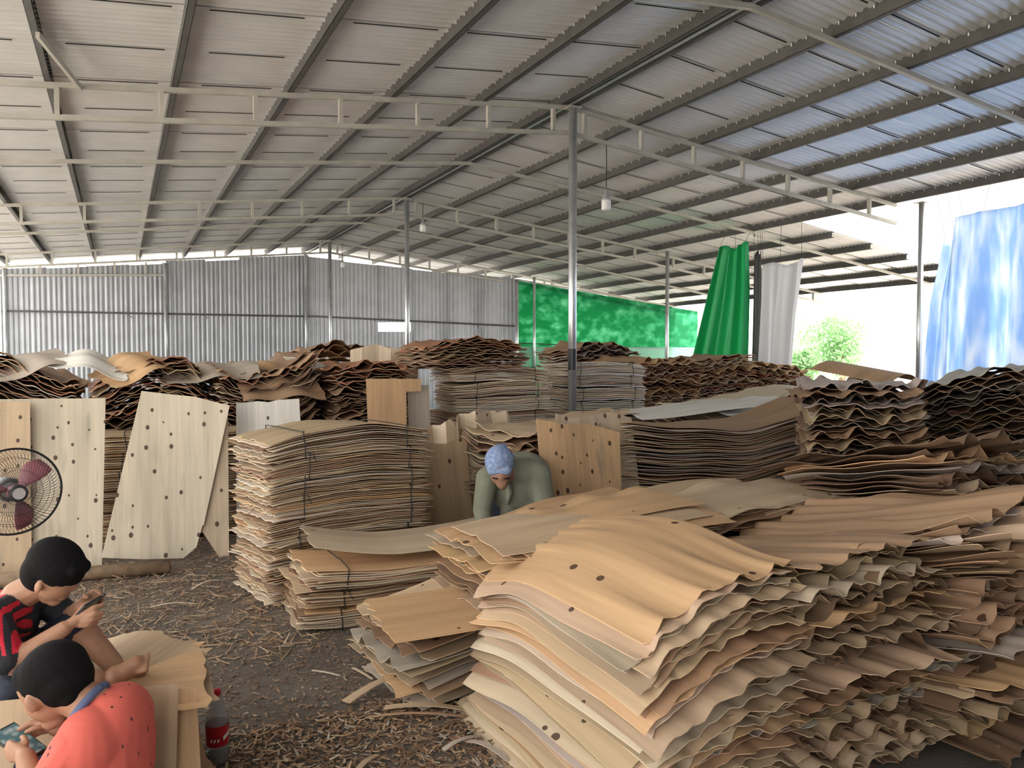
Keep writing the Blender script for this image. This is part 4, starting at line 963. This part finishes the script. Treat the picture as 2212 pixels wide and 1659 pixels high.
ring = []
for i in range(25):
    a = 2 * PI * i / 24; ring.append(T2((-0.020 + 0.062 * math.cos(a) * 0.55 - 0.02 * 0, 0.074 * math.sin(a), 0.728 + 0.052 * math.cos(a))))
MB().tube(ring, 0.013, 8, False).obj('collar', M['collar'], root, smooth=True)
pc = T2((-0.205, -0.010, 0.632))
o = phone(at_local(B2, pc), (0, 0, 0), 'smartphone with glowing screen held by the child in the coral shirt', (0.078, 0.16, 0.010))
o.rotation_euler = (Matrix.Rotation(R(-27), 3, 'Z') @ Matrix.Rotation(R(18), 3, 'Y') @ Matrix.Rotation(R(12), 3, 'X') @ Matrix.Rotation(R(70), 3, 'Z')).to_euler()

# ---- worker stooping between the stacks
root = empty('person', (2.57, 5.02, 0), R(-27)); tag(root, 'worker in olive jacket and blue head scarf stooping between the veneer stacks', 'person')
HD = lambda p: (-0.100 + (p[0] + 0.098) * 1.2, -0.25 + (p[1] + 0.25) * 1.2, 0.94 + (p[2] - 0.895) * 1.2)
P = mapped([('e', (-0.098, -0.25, 0.895), (0.074, 0.088, 0.085), (R(35), 0, 0), 0), ('e', (-0.088, -0.275, 0.838), (0.064, 0.060, 0.062), (R(40), 0, 0), 0), ('c', (-0.086, -0.326, 0.836), 0.009, (-0.085, -0.330, 0.826), 0.011, 0),
     ('c', (-0.085, -0.295, 0.795), 0.036, (-0.080, -0.298, 0.785), 0.032, 0), ('c', (-0.090, -0.315, 0.800), 0.012, (-0.062, -0.315, 0.798), 0.012, 0)], HD, 1.2)
P += [
     ('c', (-0.085, -0.20, 0.855), 0.056, (-0.03, -0.08, 0.845), 0.07, 0),
     ('c', (-0.175, -0.075, 0.825), 0.085, (0.150, -0.055, 0.850), 0.095, 1), ('e', (0.015, 0.02, 0.835), (0.215, 0.17, 0.125), (R(-15), 0, 0), 1), ('e', (0.07, 0.17, 0.845), (0.20, 0.19, 0.135), (0, 0, 0), 1),
     ('e', (0.055, 0.27, 0.77), (0.185, 0.15, 0.15), (0, 0, 0), 1), ('e', (0.02, -0.02, 0.70), (0.185, 0.12, 0.15), (R(10), 0, 0), 1), ('c', (-0.02, -0.05, 0.66), 0.085, (-0.05, -0.07, 0.55), 0.055, 1), ('c', (0.10, -0.03, 0.66), 0.085, (0.13, -0.05, 0.56), 0.06, 1),
     ('c', (-0.190, -0.095, 0.820), 0.085, (-0.225, -0.19, 0.610), 0.068, 1), ('c', (-0.225, -0.19, 0.610), 0.066, (-0.195, -0.30, 0.420), 0.054, 1), ('c', (-0.195, -0.30, 0.42), 0.034, (-0.17, -0.33, 0.36), 0.030, 3),
     ('c', (0.185, -0.070, 0.835), 0.092, (0.235, -0.17, 0.590), 0.075, 1), ('c', (0.235, -0.17, 0.590), 0.070, (0.09, -0.29, 0.440), 0.052, 1), ('c', (0.09, -0.29, 0.44), 0.032, (0.03, -0.32, 0.40), 0.030, 0),
     ('c', (-0.04, 0.27, 0.74), 0.115, (-0.10, 0.12, 0.44), 0.085, 2), ('c', (-0.10, 0.12, 0.44), 0.078, (-0.12, 0.20, 0.09), 0.055, 2), ('c', (-0.12, 0.19, 0.05), 0.045, (-0.13, 0.04, 0.04), 0.038, 3),
     ('c', (0.14, 0.27, 0.74), 0.115, (0.17, 0.12, 0.44), 0.085, 2), ('c', (0.17, 0.12, 0.44), 0.078, (0.18, 0.20, 0.09), 0.055, 2), ('c', (0.18, 0.19, 0.05), 0.045, (0.19, 0.04, 0.04), 0.038, 3)]
P += hand((-0.17, -0.33, 0.37), (-0.15, -0.36, 0.325), [((-0.165 + 0.016 * i, -0.365, 0.318), (-0.15 + 0.014 * i, -0.385, 0.295), (-0.135 + 0.012 * i, -0.375, 0.275)) for i in range(4)] + [((-0.14, -0.34, 0.34), (-0.115, -0.345, 0.325), (-0.10, -0.35, 0.31))], 3, 0.011, 0.024)
P += hand((0.03, -0.32, 0.405), (0.005, -0.345, 0.365), [((-0.01 + 0.015 * i, -0.350, 0.358), (-0.025 + 0.015 * i, -0.368, 0.335), (-0.035 + 0.014 * i, -0.360, 0.312)) for i in range(4)] + [((0.0, -0.33, 0.385), (-0.02, -0.33, 0.37), (-0.032, -0.335, 0.352))], 0, 0.011, 0.024)
figure('body', P, [M['skin2'], M['olive'], M['navy'], M['ink']], root, 0.0085, 5)
S = [('e', (-0.100, -0.240, 0.915), (0.086, 0.102, 0.090), (R(35), 0, 0), 0), ('c', (-0.140, -0.305, 0.868), 0.030, (-0.055, -0.310, 0.868), 0.030, 0), ('c', (-0.05, -0.16, 0.935), 0.028, (-0.02, -0.10, 0.925), 0.014, 0), ('c', (-0.10, -0.20, 0.985), 0.026, (-0.07, -0.16, 0.99), 0.02, 0)]
figure('head_scarf', mapped(S, HD, 1.2), [M['scarf']], root, 0.007, 4)
for sx in (-1, 1): MB().tube([HD((-0.085 + sx * 0.050, -0.318, 0.826)), HD((-0.085 + sx * 0.030, -0.331, 0.824)), HD((-0.085 + sx * 0.015, -0.326, 0.824))], 0.005, 6).obj('eyebrow', M['hair'], root)
MB().tube([(-0.04, -0.12, 0.80), (-0.03, -0.17, 0.72), (-0.045, -0.16, 0.64)], [0.028, 0.024, 0.012], 8).obj('collar_flap', M['olive'], root, smooth=True)
# ================================================================ seat pile, fan, bottle, litter
sh = gen_pile(rng, 1.27, 0.66, 16, 0.03, 20, 8, end=(0.01, 0.16), side=(0.006, 0.5), jit=(0.02, 0.02, 0.03), H=0.455)
place_loose('veneer_sheet', sh, (-0.42, 3.27, 0.0), R(0), rng, {'tan': 3, 'orange': 3, 'brown': 1}, 'of the pile the children use as a seat', 'sheets of the seat pile', 0.05)
flat_sheet((-0.06, 3.36, 0.485), R(52), 0.50, 0.56, lambda x, y: 0.03 * np.cos(11 * y) + 0.09 * np.clip(x, 0, 1), 'tan', 'ribbed tan veneer sheet under the bare foot of the striped child', 0.0, 20, 26)
flat_sheet((-0.30, 3.2, 0.478), R(-4), 1.15, 0.66, lambda x, y: 0.006 * np.sin(5 * x), 'orange', 'orange veneer sheet that the striped child sits on', 0.08)
poly_sheet([(-0.75, 0), (0.62, 0), (0.60, 0.56), (0.3, 0.575), (-0.2, 0.56), (-0.75, 0.57)], (-0.39, 2.76, 0.0), -4, 20, 'orange', 'tan veneer sheet leaning on the seat pile behind the coral shirt', 0.05, lambda a, b: -0.03 * b * b + 0.01 * math.sin(7 * a))
poly_sheet([(-0.30, 0), (0.30, 0), (0.31, 0.60), (-0.28, 0.62)], (-0.17, 2.72, 0.0), -8, 15, 'tan', 'short brown veneer sheet leaning in front of the seat pile corner', 0.05, lambda a, b: 0.01 * math.sin(9 * a))
sh = gen_pile(rng, 0.7, 0.5, 5, 0.044, 8, 4, jit=(0.02, 0.01, 0.03), H=0.205)
place_loose('veneer_sheet', sh, (-0.12, 2.62, 0.0), R(-27), rng, {'tan': 3, 'brown': 1}, 'of the low pile below the child in coral', 'sheets of the low seat', 0.05)

# ---- pedestal fan
fan = empty('pedestal_fan', (-0.47, 4.40, 0), R(20)); tag(fan, 'round wire-caged pedestal fan standing before the broad knotty sheet', 'fan')
FZ = 1.045; FR = 0.208
M['wire'] = plain('fan_wire', (0.03, 0.03, 0.032), 0.4, 0.5)
bl = plain('fan_blade', (0.30, 0.10, 0.12), 0.35)
def cage(y_rim, y_hub, name, n=72):
    g = MB()
    for r in (0.055, 0.11, 0.165): 
        yy = y_hub + (y_rim - y_hub) * (r / FR) ** 2.4
        g.tube([(r * math.cos(2 * PI * k / 40), yy, FZ + r * math.sin(2 * PI * k / 40)) for k in range(41)], 0.0012, 4, False)
    for k in range(n):
        pts = []
        for i in range(7):
            q = 0.04 + (FR - 0.04) * i / 6; a = 2 * PI * k / n + 0.35 * (i / 6)
            pts.append((q * math.cos(a), y_hub + (y_rim - y_hub) * (q / FR) ** 2.4, FZ + q * math.sin(a)))
        g.tube(pts, 0.0011, 4, False)
    tag(g.obj(name, M['wire'], fan), kind='stuff')
cage(-0.005, -0.075, 'front_grille'); cage(0.005, 0.06, 'rear_grille')
MB().tube([(FR * math.cos(2 * PI * k / 48), 0, FZ + FR * math.sin(2 * PI * k / 48)) for k in range(49)], 0.0055, 6, False).obj('rim', M['wire'], fan)
hubm = plain('fan_badge', (0.42, 0.40, 0.40), 0.3)
v = [(r * math.cos(2 * PI * k / 24), y, FZ + r * math.sin(2 * PI * k / 24)) for r, y in ((0.042, -0.072), (0.040, -0.082), (0.028, -0.086)) for k in range(24)]
MB().add(v, [(i * 24 + k, i * 24 + (k + 1) % 24, (i + 1) * 24 + (k + 1) % 24, (i + 1) * 24 + k) for i in range(2) for k in range(24)]).obj('badge_ring', M['black'], fan)
MB().add([(0.028 * math.cos(2 * PI * k / 24), -0.085, FZ + 0.028 * math.sin(2 * PI * k / 24)) for k in range(24)], [tuple(range(23, -1, -1))]).obj('badge', hubm, fan)
for b in range(3):
    a0 = 2 * PI * b / 3 + 0.6; V = []; F = []
    for i in range(9):
        r = 0.035 + 0.15 * i / 8; wv = 0.5 * (0.25 + 0.75 * math.sin(PI * (0.15 + 0.75 * i / 8)))
        for j in range(7):
            a = a0 + wv * (j / 6 - 0.2) * 1.6; V.append((r * math.cos(a), -0.03 + 0.045 * (j / 6), FZ + r * math.sin(a)))
    for i in range(8):
        for j in range(6): F.append((i * 7 + j, i * 7 + j + 1, (i + 1) * 7 + j + 1, (i + 1) * 7 + j))
    o = mesh_obj('blade', V, F, bl, fan, smooth=True); so = o.modifiers.new('solid', 'SOLIDIFY'); so.thickness = 0.003
MB().tube([(0, -0.045, FZ), (0, 0.02, FZ)], 0.032, 20).obj('hub', bl, fan)
MB().tube([(0, 0.06, FZ), (0, 0.09, FZ), (0, 0.17, FZ), (0, 0.19, FZ)], [0.05, 0.06, 0.055, 0.03], 20).obj('motor_housing', M['grey'], fan, smooth=True)
MB().tube([(-0.15, 0.14, FZ + 0.06), (-0.15, 0.14, 0.6), (-0.15, 0.14, 0.03)], [0.013, 0.013, 0.018], 12).obj('pole', M['grey'], fan, smooth=True)
MB().lathe([(0.0, 0.0), (0.19, 0.0), (0.195, 0.015), (0.17, 0.028), (0.03, 0.04), (0.0, 0.04)], 28, (-0.15, 0.14, 0)).obj('base', M['grey'], fan, smooth=True)
MB().tube([(-0.15, 0.14, FZ), (0, 0.14, FZ)], 0.014, 10).obj('bracket', M['grey'], fan)

# ---- soda bottle
bt = empty('soda_bottle', (0.335, 3.36, 0.0)); tag(bt, 'clear plastic soda bottle with red cap and red label on the floor', 'bottle')
m, N, L, b = new_mat('clear_plastic'); b.inputs['Roughness'].default_value = 0.06; b.inputs['IOR'].default_value = 1.3
b.inputs['Base Color'].default_value = (0.85, 0.88, 0.9, 1)
tr = N.new('ShaderNodeBsdfTransparent'); tr.inputs['Color'].default_value = (0.72, 0.72, 0.72, 1); ms = N.new('ShaderNodeMixShader'); ms.inputs['Fac'].default_value = 0.80
L.new(b.outputs['BSDF'], ms.inputs[1]); L.new(tr.outputs['BSDF'], ms.inputs[2]); L.new(ms.outputs['Shader'], N['Material Output'].inputs['Surface'])
MB().lathe([(0.0, 0.006), (0.030, 0.0), (0.042, 0.012), (0.045, 0.04), (0.043, 0.10), (0.046, 0.135), (0.047, 0.19), (0.043, 0.215), (0.028, 0.250), (0.016, 0.272), (0.0135, 0.285), (0.0135, 0.297)], 28).obj('shell', m, bt, smooth=True)
MB().lathe([(0.0, 0.010), (0.040, 0.014), (0.042, 0.04), (0.041, 0.068), (0.0, 0.068)], 24).obj('cola', plain('cola', (0.02, 0.010, 0.006), 0.1), bt, smooth=True)
redl = plain('red_label', (0.42, 0.012, 0.02), 0.35)
lb = MB().lathe([(0.0445, 0.092), (0.0465, 0.135), (0.0478, 0.168), (0.0475, 0.178)], 28).obj('label_band', redl, bt, smooth=True)
MB().lathe([(0.0, 0.318), (0.0140, 0.318), (0.0160, 0.314), (0.0160, 0.296), (0.0150, 0.295)], 20).obj('cap', plain('red_cap', (0.55, 0.01, 0.04), 0.4), bt, smooth=True)
def on_label(a0, a1, z0, z1, slope, n=8):
    v = []; f = []
    for i in range(n + 1):
        a = a0 + (a1 - a0) * i / n
        for z in (z0, z1): v.append((0.0486 * math.cos(a), 0.0486 * math.sin(a), z + slope * (i / n)))
    for i in range(n): f.append((i * 2, i * 2 + 2, i * 2 + 3, i * 2 + 1))
    return v, f
wl = plain('white_print', (0.8, 0.78, 0.78), 0.4)
mesh_obj('white_patch', *on_label(R(-68), R(-28), 0.118, 0.135, 0.018), wl, lb)
for k in range(3): mesh_obj('script_stroke', *on_label(R(-128 + 16 * k), R(-120 + 16 * k), 0.112, 0.124, 0.006, 4), wl, lb)

# ---- litter on the floor: chips beyond counting, and larger scraps one by one
rc = np.random.default_rng(77)
def slivers(n, area, lmin, lmax, wmin, wmax, name, label, tints, zt=0.012):
    Vs = []; F = []; T = []; U = []
    for i in range(n):
        x = rc.uniform(area[0], area[1]); y = rc.uniform(area[2], area[3]); a = rc.uniform(0, PI)
        l = rc.uniform(lmin, lmax) * rc.uniform(0.4, 1); w = rc.uniform(wmin, wmax); z = rc.uniform(0.001, zt); h = 0.002; tl = rc.uniform(-0.12, 0.12) * l
        c, s = math.cos(a), math.sin(a); b = len(Vs)
        for zz, k in ((0, 0), (h, 0)):
            for u, v in ((-1, -1), (1, -1), (1, 1), (-1, 1)):
                px, py = u * l / 2, v * w / 2 * (1 if u < 0 else 0.6)
                Vs.append((x + c * px - s * py, y + s * px + c * py, max(0.0005, z + zz + tl * u))); U.append((px + i, py + i * 0.3))
        F += [(b + 3, b + 2, b + 1, b), (b + 4, b + 5, b + 6, b + 7), (b, b + 1, b + 5, b + 4), (b + 1, b + 2, b + 6, b + 5), (b + 2, b + 3, b + 7, b + 6), (b + 3, b, b + 4, b + 7)]
        t = pick_tint(rc, tints, 0.0); T += [t] * 8
    o = finish_sheet(name, np.array(Vs), np.array(F), np.array(U), np.zeros(len(F), int), np.array(T))
    o.data.polygons.foreach_set('use_smooth', [False] * len(F))
    return tag(o, label, 'litter', None, 'stuff')
slivers(15000, (-0.9, 2.3, 2.6, 7.0), 0.010, 0.05, 0.003, 0.010, 'wood_chip_litter', 'brown wood chips and bark crumbs strewn over the aisle floor', {'brown': 2.4, 'dark': 5, 'tan': 0.6, 'grey': 0.5})
slivers(700, (-0.5, 1.0, 4.4, 6.6), 0.05, 0.20, 0.004, 0.010, 'wood_chip_litter', 'pale splinters strewn before the leaning sheets', {'pale': 1, 'tan': 2, 'brown': 3}, 0.03)
slivers(2600, (-1.2, 3.2, 6.9, 8.2), 0.02, 0.1, 0.004, 0.012, 'wood_chip_litter', 'brown chips along the foot of the far stacks', {'brown': 3, 'dark': 3, 'tan': 1})
slivers(3000, (0.3, 1.6, 2.4, 3.6), 0.02, 0.09, 0.004, 0.014, 'wood_chip_litter', 'coarse wood chips at the foot of the near pile', {'brown': 2.4, 'tan': 1, 'grey': 0.8, 'dark': 3}, 0.02)
def scrap(x, y, z, a, l, w, tint, label, bend=0.02):
    X, Y = np.meshgrid(np.linspace(-l / 2, l / 2, 9), np.linspace(-w / 2, w / 2, 3), indexing='ij')
    taper = 1 - 0.3 * (X / l + 0.5)
    V, F, UV, MI = grid_sheet(X, Y * taper, bend * np.sin(PI * (X / l + 0.5)) + 0.5 * np.abs(Y) * 0.1, 0.003, X + x * 9, Y + y * 7)
    o = finish_sheet('veneer_scrap', V, F, UV, MI, (*TINTS[tint], 0), None, (x, y, z), R(a)); return tag(o, label, 'wood scrap', 'scraps on the aisle floor')
scrap(1.13, 3.72, 0.03, 28, 0.42, 0.055, 'tan', 'thick tan veneer scrap pointing at the small slumped pile', 0.02)
scrap(1.27, 3.40, 0.02, -30, 0.40, 0.045, 'tan', 'flat tan scrap lying below the small slumped pile')
scrap(1.20, 3.36, 0.012, -26, 0.46, 0.02, 'brown', 'thin brown splinter beside the flat tan scrap')
scrap(0.86, 3.02, 0.02, 42, 0.22, 0.03, 'tan', 'short tan scrap standing out on the dark floor before the bottle')
scrap(0.90, 2.92, 0.015, 66, 0.16, 0.02, 'brown', 'narrow brown scrap touching the short tan scrap', 0.005)
scrap(1.30, 3.02, 0.02, 8, 0.20, 0.025, 'grey', 'grey scrap near the foot of the drooping pile')
scrap(1.36, 2.90, 0.03, -70, 0.24, 0.03, 'grey', 'second grey scrap crossing the first near the drooping pile')
scrap(0.95, 4.05, 0.012, -50, 0.18, 0.012, 'cream', 'bright cream splinter in the middle of the aisle', 0.004)
scrap(1.12, 3.95, 0.015, -75, 0.20, 0.016, 'pale', 'pale splinter upright against the small slumped pile', 0.004)
scrap(0.42, 4.75, 0.012, -12, 0.30, 0.014, 'tan', 'long tan splinter in front of the tall stack', 0.003)
scrap(0.30, 4.15, 0.012, 40, 0.22, 0.010, 'tan', 'thin tan splinter behind the bottle', 0.003)
scrap(0.55, 6.0, 0.02, 25, 0.26, 0.012, 'cream', 'curled cream splinter before the narrow pale sheet', 0.03)
scrap(0.30, 5.6, 0.02, -15, 0.30, 0.012, 'pale', 'pale splinter on the floor below the slanting sheet', 0.02)
scrap(1.15, 2.75, 0.012, 78, 0.2, 0.014, 'pale', 'pale splinter at the picture foot beside the near pile', 0.004)
